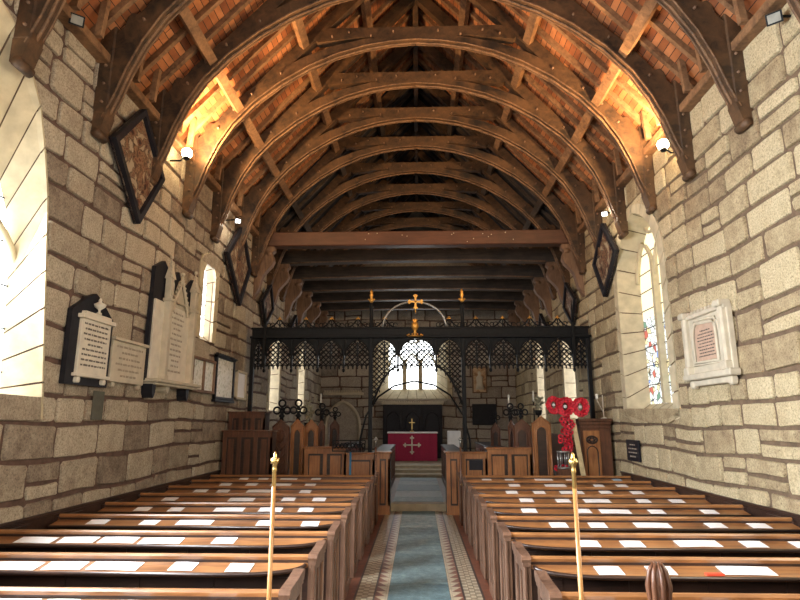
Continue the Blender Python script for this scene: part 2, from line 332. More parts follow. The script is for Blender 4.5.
def stone_wall(name, mapf, u0, u1, v0, v1, openings, stone, mortar, surround=0.2, bw=(0.34, 0.72), rh=(0.30, 0.48), thick=0.8):
    """openings: list of outlines. Mortar slab with holes plus the individually cut stones standing proud of it, one mesh each."""
    loops = [[(u0, v0), (u1, v0), (u1, v1), (u0, v1)]]+openings
    flat = [p for l in loops for p in l]; n = len(flat)
    tr = tessellate_polygon([[Vector((p[0], p[1], 0)) for p in l] for l in loops])
    mb = MB(); vs = [mapf(p[0], p[1], 0) for p in flat]+[mapf(p[0], p[1], -thick) for p in flat]
    fs = [tuple(t) for t in tr]+[tuple(i+n for i in reversed(t)) for t in tr]; k = 0
    for l in loops:
        m = len(l); fs += [(k+i, k+(i+1) % m, n+k+(i+1) % m, n+k+i) for i in range(m)]; k += m
    mb.add(vs, fs)
    wall = obj(name, mb, mortar, kind='structure')
    sb = MB()
    outs = []
    for io, o in enumerate(openings):
        sw = surround[io] if isinstance(surround, list) else surround
        cu = sum(p[0] for p in o)/len(o); vb = min(p[1] for p in o); va = max(p[1] for p in o)
        big = []
        us = [p[0] for p in o]; hw = (max(us)-min(us))/2; c = (max(us)+min(us))/2
        for p in o:
            dv = (p[1]-vb)/(va-vb)
            big.append((c+(p[0]-c)*(hw+sw)/hw, p[1]+(sw*0.9 if dv > 0.02 else -0.0)))
        outs.append(big)
    ph = [random.random()*6 for _ in range(4)]
    def wob(u, v): return 0.025*math.sin(u*1.1+ph[0]+v*0.7)+0.014*math.sin(u*2.9+ph[1]-v)
    def block(a0, a1, b0, b1):
        if a1-a0 < 0.07 or b1-b0 < 0.07: return
        g = random.uniform(0.017, 0.027); j = 0.010
        pts = []; cr = min(0.035, (a1-a0)*0.15, (b1-b0)*0.15)*random.uniform(0.4, 1)
        A0, A1, B0, B1 = a0+g, a1-g, b0+g, b1-g
        raw = [(A0+cr, B0), ((A0+A1)/2, B0), (A1-cr, B0), (A1, B0+cr), (A1, (B0+B1)/2), (A1, B1-cr), (A1-cr, B1), ((A0+A1)/2, B1), (A0+cr, B1), (A0, B1-cr), (A0, (B0+B1)/2), (A0, B0+cr)]
        for (a, b) in raw: pts.append([a+random.uniform(-j, j), b+random.uniform(-j, j)])
        for p in pts:
            for og in outs:
                iv = interval(og, p[1])
                if iv and iv[0]-0.01 < p[0] < iv[1]+0.01:
                    if abs(p[0]-iv[0]) < abs(p[0]-iv[1]): p[0] = iv[0]-0.012
                    else: p[0] = iv[1]+0.012
        cu = sum(p[0] for p in pts)/12; cv = sum(p[1] for p in pts)/12
        if max(p[0] for p in pts)-min(p[0] for p in pts) < 0.06: return
        h = random.uniform(0.018, 0.04); sb.tone = random.random()
        def P(p, w, k): a = cu+(p[0]-cu)*k; b = cv+(p[1]-cv)*k; return mapf(a, b+wob(a, b), w)
        vs = [P(p, -0.005, 1) for p in pts]+[P(p, h*0.7, 0.97) for p in pts]+[P(p, h, 0.93) for p in pts]+[mapf(cu, cv+wob(cu, cv), h+random.uniform(0, 0.008))]
        fs = [(k*12+i, k*12+(i+1) % 12, (k+1)*12+(i+1) % 12, (k+1)*12+i) for k in range(2) for i in range(12)]+[(24+i, 24+(i+1) % 12, 36) for i in range(12)]
        sb.add(vs, fs, False)
    v = v0
    while v < v1-0.05:
        h = random.uniform(*rh)
        if v+h > v1-0.14: h = v1-v
        iv = []
        for og in outs:
            samples = [interval(og, v+h*t) for t in (0.02, 0.25, 0.5, 0.75, 0.98)]
            if all(samples): iv.append((max(s_[0] for s_ in samples), min(s_[1] for s_ in samples)))
        iv.sort(); segs = []; cur = u0
        for a, b in iv:
            if a > cur: segs.append((cur, a))
            cur = max(cur, b)
        if cur < u1: segs.append((cur, u1))
        for a, b in segs:
            x = a
            while x < b-0.02:
                w = random.uniform(*bw)*(1.0+0.25*(h > 0.34))
                if x+w > b-0.18: w = b-x
                if h > 0.34 and random.random() < 0.16:
                    hm = h*random.uniform(0.4, 0.6); block(x, x+w, v, v+hm); block(x, x+w, v+hm, v+h)
                else: block(x, x+w, v, v+h)
                x += w
        v += h
    obj(name+'_blocks', sb, stone, parent=None, kind='structure').name = name+'_blocks'
    return wall
def surround_ring(name, mapf, o, width, depth, inner, stone):
    """dressed stones round an opening, their face on the wall and the splay back to the glass outline"""
    us = [p[0] for p in o]; c = (max(us)+min(us))/2; hw = (max(us)-min(us))/2; vb = min(p[1] for p in o)
    mb = MB(); m = len(o)
    # resample outline
    def dens(l):
        out = []
        for i in range(len(l)):
            a = l[i]; b = l[(i+1) % len(l)]; d = math.dist(a, b); k = max(1, int(round(d/0.42)))
            for t in range(k): out.append((i+t/k,))
        return out
    def ev(l, s):
        i = int(s) % len(l); t = s-int(s); a = l[i]; b = l[(i+1) % len(l)]; return (a[0]+(b[0]-a[0])*t, a[1]+(b[1]-a[1])*t)
    ss = [x[0] for x in dens(o)]
    # outer line
    out = [(c+(p[0]-c)*(hw+width)/hw, p[1]+(width*0.9 if p[1] > vb+0.02 else 0)) for p in o]
    # merge short arc segments into voussoirs of about 0.35 m
    stations = [ss[0]]
    for s in ss[1:]+[float(m)]:
        if math.dist(ev(o, stations[-1]), ev(o, s if s < m else 0)) > 0.24 or s == m: stations.append(s)
    for a, b in zip(stations[:-1], stations[1:]):
        if a < 1 and b <= 1.0001: kind = 'sill'
        else: kind = 'jamb'
        mb.tone = random.random(); e = min(0.02, (b-a)*0.06)
        L_ab = max(0.1, math.dist(ev(o, a), ev(o, b if b < m else 0))); e = 0.011/L_ab; sa, sb_ = a+(b-a)*e, b-(b-a)*e
        q = sorted(set([sa, sb_]+[float(k) for k in range(int(sa)+1, int(sb_)+1) if sa < k < sb_]))
        rows = []
        for s in q:
            p, pi, po = ev(o, s), ev(inner, s), ev(out, s)
            if kind == 'sill': po = (p[0], p[1]-0.0)
            rows.append([mapf(po[0], po[1], -0.01), mapf(po[0], po[1], 0.03), mapf(p[0], p[1], 0.03), mapf((p[0]*0.9+pi[0]*0.1), (p[1]*0.9+pi[1]*0.1), -0.02), mapf(pi[0], pi[1], -depth)])
        vs = [v for r in rows for v in r]; fs = []
        for i in range(len(rows)-1):
            for k in range(4): fs.append((i*5+k, (i+1)*5+k, (i+1)*5+k+1, i*5+k+1))
        fs += [(0, 1, 2, 3), tuple((len(rows)-1)*5+k for k in (3, 2, 1, 0))]
        mb.add(vs, fs)
    # backing of the joints
    vs = []; fs = []
    for p, pi in zip(o, inner): vs += [mapf(c+(p[0]-c)*1.012, p[1]+(0.012 if p[1] > vb+0.01 else -0.012), 0.004), mapf(c+(pi[0]-c)*1.012, pi[1]+(0.012 if p[1] > vb+0.01 else -0.012), -depth)]
    for i in range(m): j = (i+1) % m; fs.append((2*i, 2*j, 2*j+1, 2*i+1))
    bk = MB(); bk.add(vs, fs); return mb, bk
mapL = lambda u, v, w: (-WX+w, u, v)
mapR = lambda u, v, w: (WX-w, u, v)
mapE = lambda u, v, w: (u, YE-w, v)
def inner_outline(o, sh, sill_up):
    us = [p[0] for p in o]; c = (max(us)+min(us))/2; hw = (max(us)-min(us))/2; vb = min(p[1] for p in o)
    return [(c+(p[0]-c)*(hw-sh)/hw, p[1]+(sill_up if p[1] < vb+0.01 else -sh*0.8)) for p in o]
# the windows: outline on the wall face
def big_left(c):
    half = [(1.52, 1.86), (1.15, 4.2), (1.0, 4.7), (0.85, 5.1), (0.62, 5.42), (0.35, 5.68), (0.0, 5.85)]
    return [(c-1.52, 1.86)]+[(c+a, b) for a, b in half]+[(c-a, b) for a, b in reversed(half[1:-1])]
oL1 = big_left(4.5); oL0 = big_left(0.7)
oR1 = arch_outline(9.15, 11.15, 1.86, 4.35, 5.62)
oR0 = arch_outline(2.2, 4.3, 1.86, 4.30, 5.62)
y0, z0 = at_wall(198, 340, -WX); y1, z1 = at_wall(210, 266, -WX)
oSl = arch_outline(y0, y0+0.62, z0+0.03, z1-0.25, z1+0.05, 5)
oLc = arch_outline(15.35, 16.35, 1.9, 3.6, 4.3, 5); oLd = arch_outline(19.0, 20.0, 1.9, 3.6, 4.3, 5)
oRc = arch_outline(14.6, 15.7, 1.6, 3.7, 4.4, 5); oRd = arch_outline(18.2, 19.2, 1.6, 3.7, 4.4, 5)
oE = arch_outline(at_y(377, 366, YE)[0], at_y(447, 366, YE)[0], 2.72, 4.75, 5.42)
iE = arch_outline(at_y(389, 366, YE+0.5)[0], at_y(436, 366, YE+0.5)[0], at_y(412, 389, YE+0.5)[1], 4.8, 5.3)
stone_wall('wall_left', mapL, YB, YE+0.3, -0.05, WTOP, [oL0, oL1, oSl, oLc, oLd], M['stone_l'], M['mortar_l'], surround=[0.2, 0.035, 0.2, 0.2, 0.2])
stone_wall('wall_right', mapR, YB, YE+0.3, -0.05, WTOP, [oR0, oR1, oRc, oRd], M['stone_r'], M['mortar_r'])
stone_wall('wall_east', mapE, -WX, WX, -0.05, 7.2, [oE], M['stone_e'], M['mortar_l'])
g = MB(); g.prism([(-4.2, 7.2), (4.2, 7.2), (0, 11.6)], 'y', YE, YE+0.5); obj('wall_gable', g, M['stone_e'], kind='structure')
def window(idx, mapf, o, depth, sh, sill, glass, width=0.2, mullions=1, bars=True, cames=0, stone='dressed', trac=True, split=None, glass2=None, inn=None, mw=0.09):
    inn = inn or inner_outline(o, sh, sill)
    us = [p[0] for p in inn]; a, b = min(us), max(us); vb = min(p[1] for p in inn); va = max(p[1] for p in inn)
    r = struct_root('window_%d' % idx, mapf((a+b)/2, vb, -depth))
    sr, bk = surround_ring('s', mapf, o, width, depth, inn, None); obj('window_surround', sr, M[stone], r); obj('mortar_joint', bk, M['mortar_r'], r)
    def fill(poly, mat, nm):
        g = MB(); n = len(poly)
        g.add([mapf(p[0], p[1], -depth) for p in poly]+[mapf(p[0], p[1], -depth-0.02) for p in poly], [tuple(t) for t in tessellate_polygon([[Vector((p[0], p[1], 0)) for p in poly]])]+[(i, (i+1) % n, n+(i+1) % n, n+i) for i in range(n)])
        obj(nm, g, mat, r)
    if split is None: fill(inn, glass, 'pane')
    else:
        iv = interval(inn, split)
        fill([(iv[0], vb), (iv[1], vb), (iv[1], split), (iv[0], split)], glass, 'pane')
        top = [p for p in inn if p[1] > split]
        i0 = next(i for i in range(len(inn)) if inn[i][1] > split)
        fill([(iv[0], split), (iv[1], split)]+top, glass2, 'pane')
    f = MB(); vs = va-(b-a)*0.62
    for k in range(mullions):
        u = a+(b-a)*(k+1)/(mullions+1); top = interval(inn, min(va-0.1, vs+0.5)); f.beam(mapf(u, vb, -depth+0.05), mapf(u, vs+0.3 if trac else va-0.2, -depth+0.05), mw, 0.12, Vector(mapf(0, 0, 1))-Vector(mapf(0, 0, 0)))
    if trac:
        w = (b-a)/(mullions+1)
        for k in range(mullions+1):
            ua = a+w*k; pts = arch_outline(ua+0.02, ua+w-0.02, vs, vs, vs+w*0.85, 6)[2:]
            f.tube([mapf(p[0], p[1], -depth+0.05) for p in pts], 0.04, 6)
        c = (a+b)/2; rr = (b-a)*0.17
        f.tube([mapf(c+rr*math.cos(t*math.pi/8), vs+(b-a)*0.72-0.1+rr*math.sin(t*math.pi/8), -depth+0.05) for t in range(16)], 0.035, 6, True)
    if mullions or trac: obj('mullion', f, M[stone], r)
    if cames:
        cm = MB(); n = int((va-vb)/cames)
        for k in range(1, n):
            v = vb+k*cames; iv = interval(inn, v)
            if iv: cm.beam(mapf(iv[0], v, -depth+0.012), mapf(iv[1], v, -depth+0.012), 0.014, 0.014, (0, 0, 1))
        if cm.v: obj('saddle_bar', cm, M['iron'], r)
    return r
def big_glass(c):
    half = [(1.40, 1.90), (1.22, 3.6), (1.08, 4.05), (0.94, 4.3), (0.72, 4.5), (0.4, 4.68), (0.0, 4.8)]
    return [(c-1.40, 1.90)]+[(c+a, b) for a, b in half]+[(c-a, b) for a, b in reversed(half[1:-1])]
window(1, mapL, oL1, 0.36, 0, 0, M['glass_left_fill1'], width=0.03, mullions=2, cames=0.45, inn=big_glass(4.5))
window(2, mapL, oL0, 0.36, 0, 0, M['glass_left_fill'], mullions=2, cames=0.45, inn=big_glass(0.7))  # out of frame, added to light the pews and right wall
window(3, mapL, oSl, 0.14, 0.06, 0.12, M['glass_slit'], mullions=0, trac=False, cames=0.2)
window(4, mapR, oR1, 0.36, 0.16, 0.30, M['stained'], mullions=1, cames=0.35, split=3.75, glass2=M['glass_cream'])
window(5, mapR, oR0, 0.34, 0.16, 0.30, M['glass_right_fill'], mullions=1, cames=0.35)  # out of frame, added as fill light for the left wall
window(6, mapL, oLc, 0.4, 0.2, 0.2, M['glass_slit'], mullions=0, trac=False, cames=0.3)
window(7, mapL, oLd, 0.4, 0.2, 0.2, M['glass_slit'], mullions=0, trac=False, cames=0.3)
window(8, mapR, oRc, 0.4, 0.2, 0.2, M['glass_slit'], mullions=0, trac=False, cames=0.3)
window(9, mapR, oRd, 0.4, 0.2, 0.2, M['glass_slit'], mullions=0, trac=False, cames=0.3)
window(10, mapE, oE, 0.5, 0.15, 0.25, M['glass_east'], mullions=2, cames=0.0, inn=iE, mw=0.17)
# unseen west wall behind the camera; its glowing window is added for fill light
wo = arch_outline(-1.6, 1.6, 2.6, 5.0, 6.8)
mb = MB(); loops = [[(-4.9, -0.05), (4.9, -0.05), (4.9, 6.4), (0, 11.6), (-4.9, 6.4)], wo]
flat = [p for l in loops for p in l]
mb.add([(p[0], YB, p[1]) for p in flat], [tuple(t) for t in tessellate_polygon([[Vector((p[0], p[1], 0)) for p in l] for l in loops])])
obj('wall_west', mb, M['wall_paint'], kind='structure')
mb = MB(); mb.add([(p[0], YB-0.15, p[1]) for p in wo], [tuple(t) for t in tessellate_polygon([[Vector((p[0], p[1], 0)) for p in wo]])])
obj('window_11', mb, M['glass_west_fill'], kind='structure')

# ---------------------------------------------------------------- floor
f = MB(); f.box(-4.2, 4.2, YB, 12.62, -0.12, -0.004); obj('floor', f, M['boards'], kind='structure')
f = MB(); f.box(-4.1, 4.1, 12.62, YE, -0.1, FCH-0.006); obj('floor_chancel', f, M['tile_buff'], kind='structure')
s = MB(); y = 0.2
while y < 12.6:
    l = random.uniform(0.5, 1.05); e = min(y+l, 12.61); s.tone = random.random(); s.box(-0.335, 0.335, y+0.006, e-0.006, -0.004, 0.006); y = e
obj('floor_slabs', s, M['slab'], kind='structure')
for sgn in (-1, 1):
    def bx(m, a, b, y0, y1, z1=0.004): m.box(min(a*sgn, b*sgn), max(a*sgn, b*sgn), y0, y1, -0.004, z1)
    c = MB(); r = MB(); d = MB(); bf = MB(); k = MB()
    bx(c, 0.34, 0.36, 0.2, 12.6)
    y = 0.2; p = 0.19
    while y < 12.5:
        a, b = 0.362*sgn, 0.476*sgn
        r.add([(a, y, 0.004), (b, y, 0.004), (b, y+p, 0.004)], [(0, 1, 2)]); c.add([(a, y, 0.004), (b, y+p, 0.004), (a, y+p, 0.004)], [(0, 1, 2)]); y += p
    bx(k, 0.48, 0.492, 0.2, 12.6)
    y = 0.2; i = 0; q = 0.062
    while y < 12.55:
        for j in range(3):
            (c if (i+j) % 2 else bf).box(*sorted((sgn*(0.497+j*q), sgn*(0.497+(j+1)*q-0.004))), y, y+q-0.004, -0.004, 0.004)
        y += q; i += 1
    bx(k, 0.687, 0.70, 0.2, 12.6); bx(r, 0.703, 0.80, 0.2, 12.6)
    nm = 'left' if sgn < 0 else 'right'
    for q_, m_, mat in ((c, 'cream', 'tile_cream'), (r, 'red', 'tile_red'), (bf, 'buff', 'tile_buff'), (k, 'dark', 'tile_black')):
        obj('floor_%s_tiles_%s' % (m_, nm), q_, M[mat], kind='structure')
s = MB(); s.box(-0.62, 0.62, 12.60, 12.92, 0, FCH+0.004, 0.01); tag(obj('chancel_step', s, M['step']), 'worn cream stone step up from the slate aisle to the chancel', 'step')
s = MB()
for i, (a, b) in enumerate([(12.93, 13.7), (13.7, 14.9), (14.9, 16.3), (16.3, 17.3), (17.3, 18.3)]):
    s.tone = random.random(); s.box(-0.55, 0.55, a+0.008, b-0.008, FCH-0.01, FCH+0.004)
obj('floor_chancel_slabs', s, M['slab'], kind='structure')
for i, (a, z) in enumerate([(18.35, 0.24), (18.9, 0.33), (19.5, 0.42)]):
    s = MB(); s.box(-1.6 if i else -0.95, 1.6 if i else 0.95, a, YE-0.05 if i == 2 else a+0.62, 0.13, z, 0.012)
    tag(obj('sanctuary_step', s, M['step']), '%s pale stone step leading up to the red-fronted altar' % ('lowest', 'middle', 'topmost')[i], 'step', 'sanctuary steps')

# ---------------------------------------------------------------- roof
RS = 1.1; RU = 10.48; RT = 10.95; SL = math.sqrt(1+RS*RS); NX, NZ = RS/SL, 1/SL
for sgn, nm in ((-1, 'left'), (1, 'right')):
    c = MB(); pts = [(0, RT), (4.7*sgn, RT-RS*4.7), (4.7*sgn, RT-RS*4.7+0.1), (0, RT+0.1)]
    c.prism(pts, 'y', YB, 13.15); obj('ceiling_'+nm, c, M['roof'], kind='structure')
    c = MB(); c.prism(pts, 'y', 13.15, YE+0.2); obj('ceiling_chancel_'+nm, c, M['dark_boards'], kind='structure')  # chancel half of the ceiling, darker than the nave slates
    w = MB(); w.box(*sorted((sgn*4.0, sgn*4.8)), YB, YE, WTOP-0.01, WTOP+0.02); obj('trim_%d' % (1 if sgn < 0 else 2), w, M['mortar_l'], kind='structure')
TY = [4.95, 6.35, 7.75, 9.10, 10.45, 11.80, 13.15]+[14.6+1.45*i for i in range(6)]
inner = [(3.90, 5.33), (3.86, 5.5), (3.74, 5.8), (3.63, 6.15), (3.46, 6.55), (3.22, 6.95), (2.86, 7.36), (2.4, 7.74), (1.9, 8.05), (1.4, 8.28), (0.9, 8.43), (0.45, 8.51), (0.0, 8.54)]
def arch_piece(sgn, y, w):
    a = MB(); out = []
    for i, (x, z) in enumerate(inner):
        p0 = inner[max(0, i-1)]; p1 = inner[min(len(inner)-1, i+1)]; d = Vector((p1[0]-p0[0], p1[1]-p0[1])).normalized()
        n = Vector((-d.y, d.x)); n = -n if n.x < -0.01 and i < 6 and False else Vector((d.y, -d.x))
        t = [0.03, 0.08, 0.14, 0.20, 0.25, 0.25, 0.24, 0.22, 0.20, 0.17, 0.14, 0.12, 0.11][i]
        out.append((x+abs(n.x)*t if i else 4.0-0.03, z+abs(n.y)*t if i > 1 else z))
    out = [(min(x, 3.985), z) for x, z in out]
    n = len(inner); vs = []
    for yy in (y-w/2, y+w/2):
        for (x, z), (X, Z) in zip(inner, out): vs += [(sgn*x, yy, z), (sgn*X, yy, Z)]
    fs = []
    for i in range(n-1):
        a0 = 2*i; b0 = 2*n+2*i
        fs += [(a0, a0+1, a0+3, a0+2), (b0, b0+2, b0+3, b0+1), (a0, a0+2, b0+2, b0), (a0+1, b0+1, b0+3, a0+3)]
    fs += [(0, 2*n, 2*n+1, 1), (2*n-2, 2*n-1, 4*n-1, 4*n-2)]
    a.add(vs, fs); return a
def make_truss(y):
    t = thing('roof_truss', '', 'roof truss', (0, y, 6.3), 'arch-braced oak roof trusses')
    for s_ in (-1, 1):
        obj('arch_brace', arch_piece(s_, y, 0.17), M['truss'], t)
        e = MB(); pts = [(s_*x, y, z-0.015) for x, z in inner[1:]]   # moulded edge bead along the soffit
        e.tube(pts, 0.022, 6)
        for dy in (-0.085, 0.085): e.tube([(s_*x, y+dy, z+0.008) for x, z in inner[1:]], 0.015, 5)
        obj('soffit_moulding', e, M['soffit'], t)
        p = MB(); off = 0.16
        p.beam((0.0*s_, y, RU+0.22-0.03), (s_*4.2, y, RU+0.22-RS*4.2), 0.15, 0.21, (s_*NX, 0, NZ)); obj('principal_rafter', p, M['truss'], t)
        w = MB(); w.box(*sorted((s_*3.80, s_*3.985)), y-0.1, y+0.1, 5.55, 6.9, 0.015)
        w.prism([(s_*3.80, 5.56), (s_*3.985, 5.56), (s_*3.985, 5.30), (s_*3.93, 5.26), (s_*3.86, 5.34)], 'y', y-0.095, y+0.095)
        w.tube([(s_*3.91, y-0.11, 5.30), (s_*3.91, y+0.11, 5.30)], 0.055, 10)
        obj('wall_post', w, M['truss'], t)
        st = MB(); st.beam((s_*3.72, y, 6.2), (s_*3.55, y, 6.95), 0.16, 0.22, (1, 0, 0)); obj('spandrel_strut', st, M['truss'], t)
    c = MB(); c.prism([(-1.75, 8.52), (-1.85, 8.60), (-1.80, 8.80), (1.80, 8.80), (1.85, 8.60), (1.75, 8.52), (1.0, 8.60), (-1.0, 8.60)], 'y', y-0.08, y+0.08); obj('collar_beam', c, M['truss'], t)
    pg = [(s_*x, z) for s_ in (-1, 1) for x, z in ((3.87, 5.7), (3.87, 5.95), (3.87, 6.2), (3.45, 6.85), (3.2, 7.2), (2.9, 7.5), (2.4, 7.9), (1.5, 8.62), (1.2, 8.7), (0.8, 8.62), (0.4, 8.7))]
    for x, z in pg:
        q = MB(); q.tube([(x, y-0.125, z), (x, y-0.07, z)], 0.018, 6); obj('peg', q, M['bracket'], t)
    return t
tr0 = make_truss(TY[0])
def truss_label(i):
    if i <= 6: return '%s arch-braced oak truss counted from the nearest, over the nave pews' % ORD[i]
    return '%s arch-braced oak truss beyond the brown tie beam, in the dark chancel roof' % ORD[i-7]
tr0['label'] = truss_label(0)
for i, y in enumerate(TY[1:], 1): dup(tr0, (0, y, 6.3), truss_label(i))
# purlins, common rafters, wall plates, ashlar struts, bay by bay
def bayname(i): return 'between %s and %s nave trusses' % (ORD[i], ORD[i+1]) if i < 6 else '%s bay beyond the brown beam' % ORD[i-6]
proto = {}
for i in range(len(TY)-1):
    ya, yb = TY[i]+0.1, TY[i+1]-0.1; L = yb-ya
    for s_, nm in ((-1, 'left'), (1, 'right')):
        for X, pn in ((3.12, 'lower'), (2.0, 'upper'), (0.95, 'top')):
            p = MB(); zc = RU+0.12-RS*X
            p.beam((s_*X, ya-0.03, zc+0.07), (s_*X, yb+0.03, zc+0.07), 0.15, 0.12, (s_*NX, 0, NZ))
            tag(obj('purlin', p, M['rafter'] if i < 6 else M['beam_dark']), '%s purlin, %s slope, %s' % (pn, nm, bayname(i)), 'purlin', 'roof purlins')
        for k in range(3):
            y = ya+L*(k+0.5)/3+random.uniform(-0.03, 0.03); p = MB()
            # slightly waney rafter
            n = 5; q = [(s_*4.4*t/n, y+random.uniform(-0.015, 0.015)*(0 < t < n), RT-0.055-RS*4.4*t/n) for t in range(n+1)]
            for a, b in zip(q[:-1], q[1:]): p.beam(a, b, 0.07, 0.09, (s_*NX, 0, NZ))
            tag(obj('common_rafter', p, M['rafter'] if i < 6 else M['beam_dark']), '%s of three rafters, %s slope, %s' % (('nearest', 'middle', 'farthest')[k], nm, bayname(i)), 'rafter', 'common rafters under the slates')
        for k in range(2):
            y = ya+L*(0.3+0.4*k); p = MB(); p.beam((s_*3.78, y, 6.34), (s_*3.74, y, 6.84), 0.08, 0.07, (0, 1, 0))
            tag(obj('ashlar_strut', p, M['rafter']), '%s short strut on the %s wall plate, %s' % (('nearer', 'farther')[k], nm, bayname(i)), 'strut', 'short struts on the wall plates')
        p = MB(); p.box(*sorted((s_*3.82, s_*3.99)), ya, yb, WTOP-0.05, WTOP+0.07, 0.012)
        tag(obj('wall_plate', p, M['rafter']), 'oak wall plate on the %s wall, %s' % (nm, bayname(i)), 'wall plate', 'wall plates')
p = MB(); p.box(-0.06, 0.06, TY[0], TY[-1], RU+0.02, RU+0.3, 0.01); tag(obj('ridge_beam', p, M['truss']), 'long oak ridge beam at the apex of the roof', 'beam')

# tie beams
def bracket(s_, y, z1, mat, parent):
    b = MB(); o = [(3.98, z1), (3.50, z1), (3.49, z1-0.1), (3.56, z1-0.16), (3.52, z1-0.25), (3.50, z1-0.36), (3.55, z1-0.48), (3.66, z1-0.60), (3.76, z1-0.72), (3.80, z1-0.86), (3.84, z1-1.05), (3.98, z1-1.3)]
    b.prism([(s_*x, z) for x, z in o], 'y', y-0.1, y+0.1)
    b.tube([(s_*(3.62), y-0.115, z1-0.17), (s_*3.62, y+0.115, z1-0.17)], 0.07, 12)
    obj('carved_bracket', b, mat, parent)
z1 = at_y(418, 245, 13.3)[1]; z2 = at_y(418, 231, 13.3)[1]
t = thing('tie_beam', 'red-brown oak tie beam just above the black rood screen', 'beam', (0, 13.42, z1))
b = MB(); b.box(-3.99, 3.99, 13.27, 13.57, z1, z2, 0.02); obj('beam_body', b, M['beam_brown'], t)
for s_ in (-1, 1): bracket(s_, 13.42, z1, M['bracket'], t)
for k in range(14): b = MB(); b.ball((random.uniform(-2, 2.5), 13.27, random.uniform(z1+0.05, z2-0.05)), 0.012, 6); obj('nail_head', b, M['marble'], t)
t0 = None
for i, y in enumerate([15.05, 16.75, 18.45, 20.15, 21.85]):
    lab = '%s of five near-black tie beams behind the rood screen' % (ORD[i] if i < 4 else 'last')
    if t0 is None:
        t0 = thing('tie_beam', lab, 'beam', (0, y, 6.1), 'dark chancel tie beams')
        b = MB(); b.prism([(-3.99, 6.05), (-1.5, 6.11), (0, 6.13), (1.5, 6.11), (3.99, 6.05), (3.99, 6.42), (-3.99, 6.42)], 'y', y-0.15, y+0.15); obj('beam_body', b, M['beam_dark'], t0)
        b = MB()
        for dy in (-0.15,): b.tube([(x, y+dy, 6.045+0.085*(1-(abs(x)/3.9)**2)) for x in [-3.45+0.69*j for j in range(11)]], 0.02, 6)
        obj('edge_moulding', b, M['bracket'], t0)
        for s_ in (-1, 1): bracket(s_, y, 6.06, M['bracket'], t0)
    else: dup(t0, (0, y, 6.1), lab)

# ---------------------------------------------------------------- pews
PY = [3.70+0.93*i for i in range(9)]
RZ = 0.85
def make_pew(s_, y):
    t = thing('pew', '', 'pew', (s_*2.4, y, 0), 'rows of pews')
    X = lambda a, b: sorted((s_*a, s_*b))
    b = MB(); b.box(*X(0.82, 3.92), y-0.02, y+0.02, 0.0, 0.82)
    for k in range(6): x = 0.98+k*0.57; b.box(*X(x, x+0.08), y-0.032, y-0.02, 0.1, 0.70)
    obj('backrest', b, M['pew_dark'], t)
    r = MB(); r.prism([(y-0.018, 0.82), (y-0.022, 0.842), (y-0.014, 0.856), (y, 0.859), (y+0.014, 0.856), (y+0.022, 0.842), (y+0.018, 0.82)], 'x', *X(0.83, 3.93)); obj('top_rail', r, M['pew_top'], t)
    l = MB(); out = [(0.84, -0.02)]
    for k in range(9): a = math.pi/2*k/8; out.append((0.86+0.55*(1-math.cos(a)), -0.03-0.17*math.sin(a)))
    out += [(3.92, -0.20), (3.92, -0.02)]
    n = len(out); vs = []
    for dz in (0, -0.03):
        for (x, d) in out: vs.append((s_*x, y+d, 0.80+0.17*(d+0.02)+dz))
    tri = tessellate_polygon([[Vector((x, d, 0)) for x, d in out]])
    l.add(vs, [tuple(q) for q in tri]+[tuple(i+n for i in q) for q in tri]+[(i, (i+1) % n, n+(i+1) % n, n+i) for i in range(n)])
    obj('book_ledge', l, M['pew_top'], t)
    e = MB(); e.tube([(s_*x, y+d-0.004, 0.80+0.17*(d+0.02)-0.012) for x, d in out[1:-1]], 0.016, 6); obj('ledge_lip', e, M['pew_dark'], t)
    q = MB(); q.box(*X(0.836, 3.92), y+0.02, y+0.42, 0.42, 0.455, 0.006); q.box(*X(0.82, 3.92), y+0.36, y+0.38, 0.0, 0.42); obj('seat', q, M['pew_dark'], t)
    p = MB(); p.box(*X(0.805, 0.835), y-0.03, y+0.37, 0.0, 0.83)
    for a, b2 in ((y-0.045, y+0.035), (y+0.335, y+0.40)): p.box(*X(0.78, 0.806), a, b2, 0.0, 0.83, 0.006)
    p.box(*X(0.78, 0.806), y+0.035, y+0.335, 0.0, 0.14, 0.006); p.box(*X(0.78, 0.806), y+0.035, y+0.335, 0.74, 0.83, 0.006)
    for a in (0.19,): p.box(*X(0.788, 0.806), y+0.165, y+0.215, 0.14, 0.74)
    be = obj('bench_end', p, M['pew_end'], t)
    for a, b2 in ((y+0.037, y+0.163), (y+0.217, y+0.333)): q = MB(); q.box(*X(0.801, 0.8049), a, b2, 0.142, 0.738); obj('sunk_panel', q, M['pew_dark'], be)
    c = MB(); c.prism([(y-0.05, 0.82), (y-0.055, 0.84), (y-0.035, 0.862), (y, 0.866), (y+0.22, 0.872), (y+0.36, 0.888), (y+0.405, 0.88), (y+0.41, 0.86), (y+0.38, 0.82)], 'x', *X(0.765, 0.835))
    c.prism([(y-0.05, 0.79), (y+0.41, 0.79), (y+0.41, 0.83), (y-0.05, 0.83)], 'x', *X(0.775, 0.832)); obj('end_cap', c, M['pew_end'], t)
    w = MB(); w.box(*X(3.92, 3.955), y-0.05, y+0.44, 0.0, 0.83); obj('wall_end', w, M['pew_dark'], t)
    return t
rowname = ['nearest', 'second nearest', 'third nearest', 'fourth nearest', 'middle', 'fourth from the front', 'third from the front', 'second from the front', 'frontmost']
def pew_lab(i, nm): return '%s dark oak pew on the %s side of the aisle' % (rowname[i], nm)
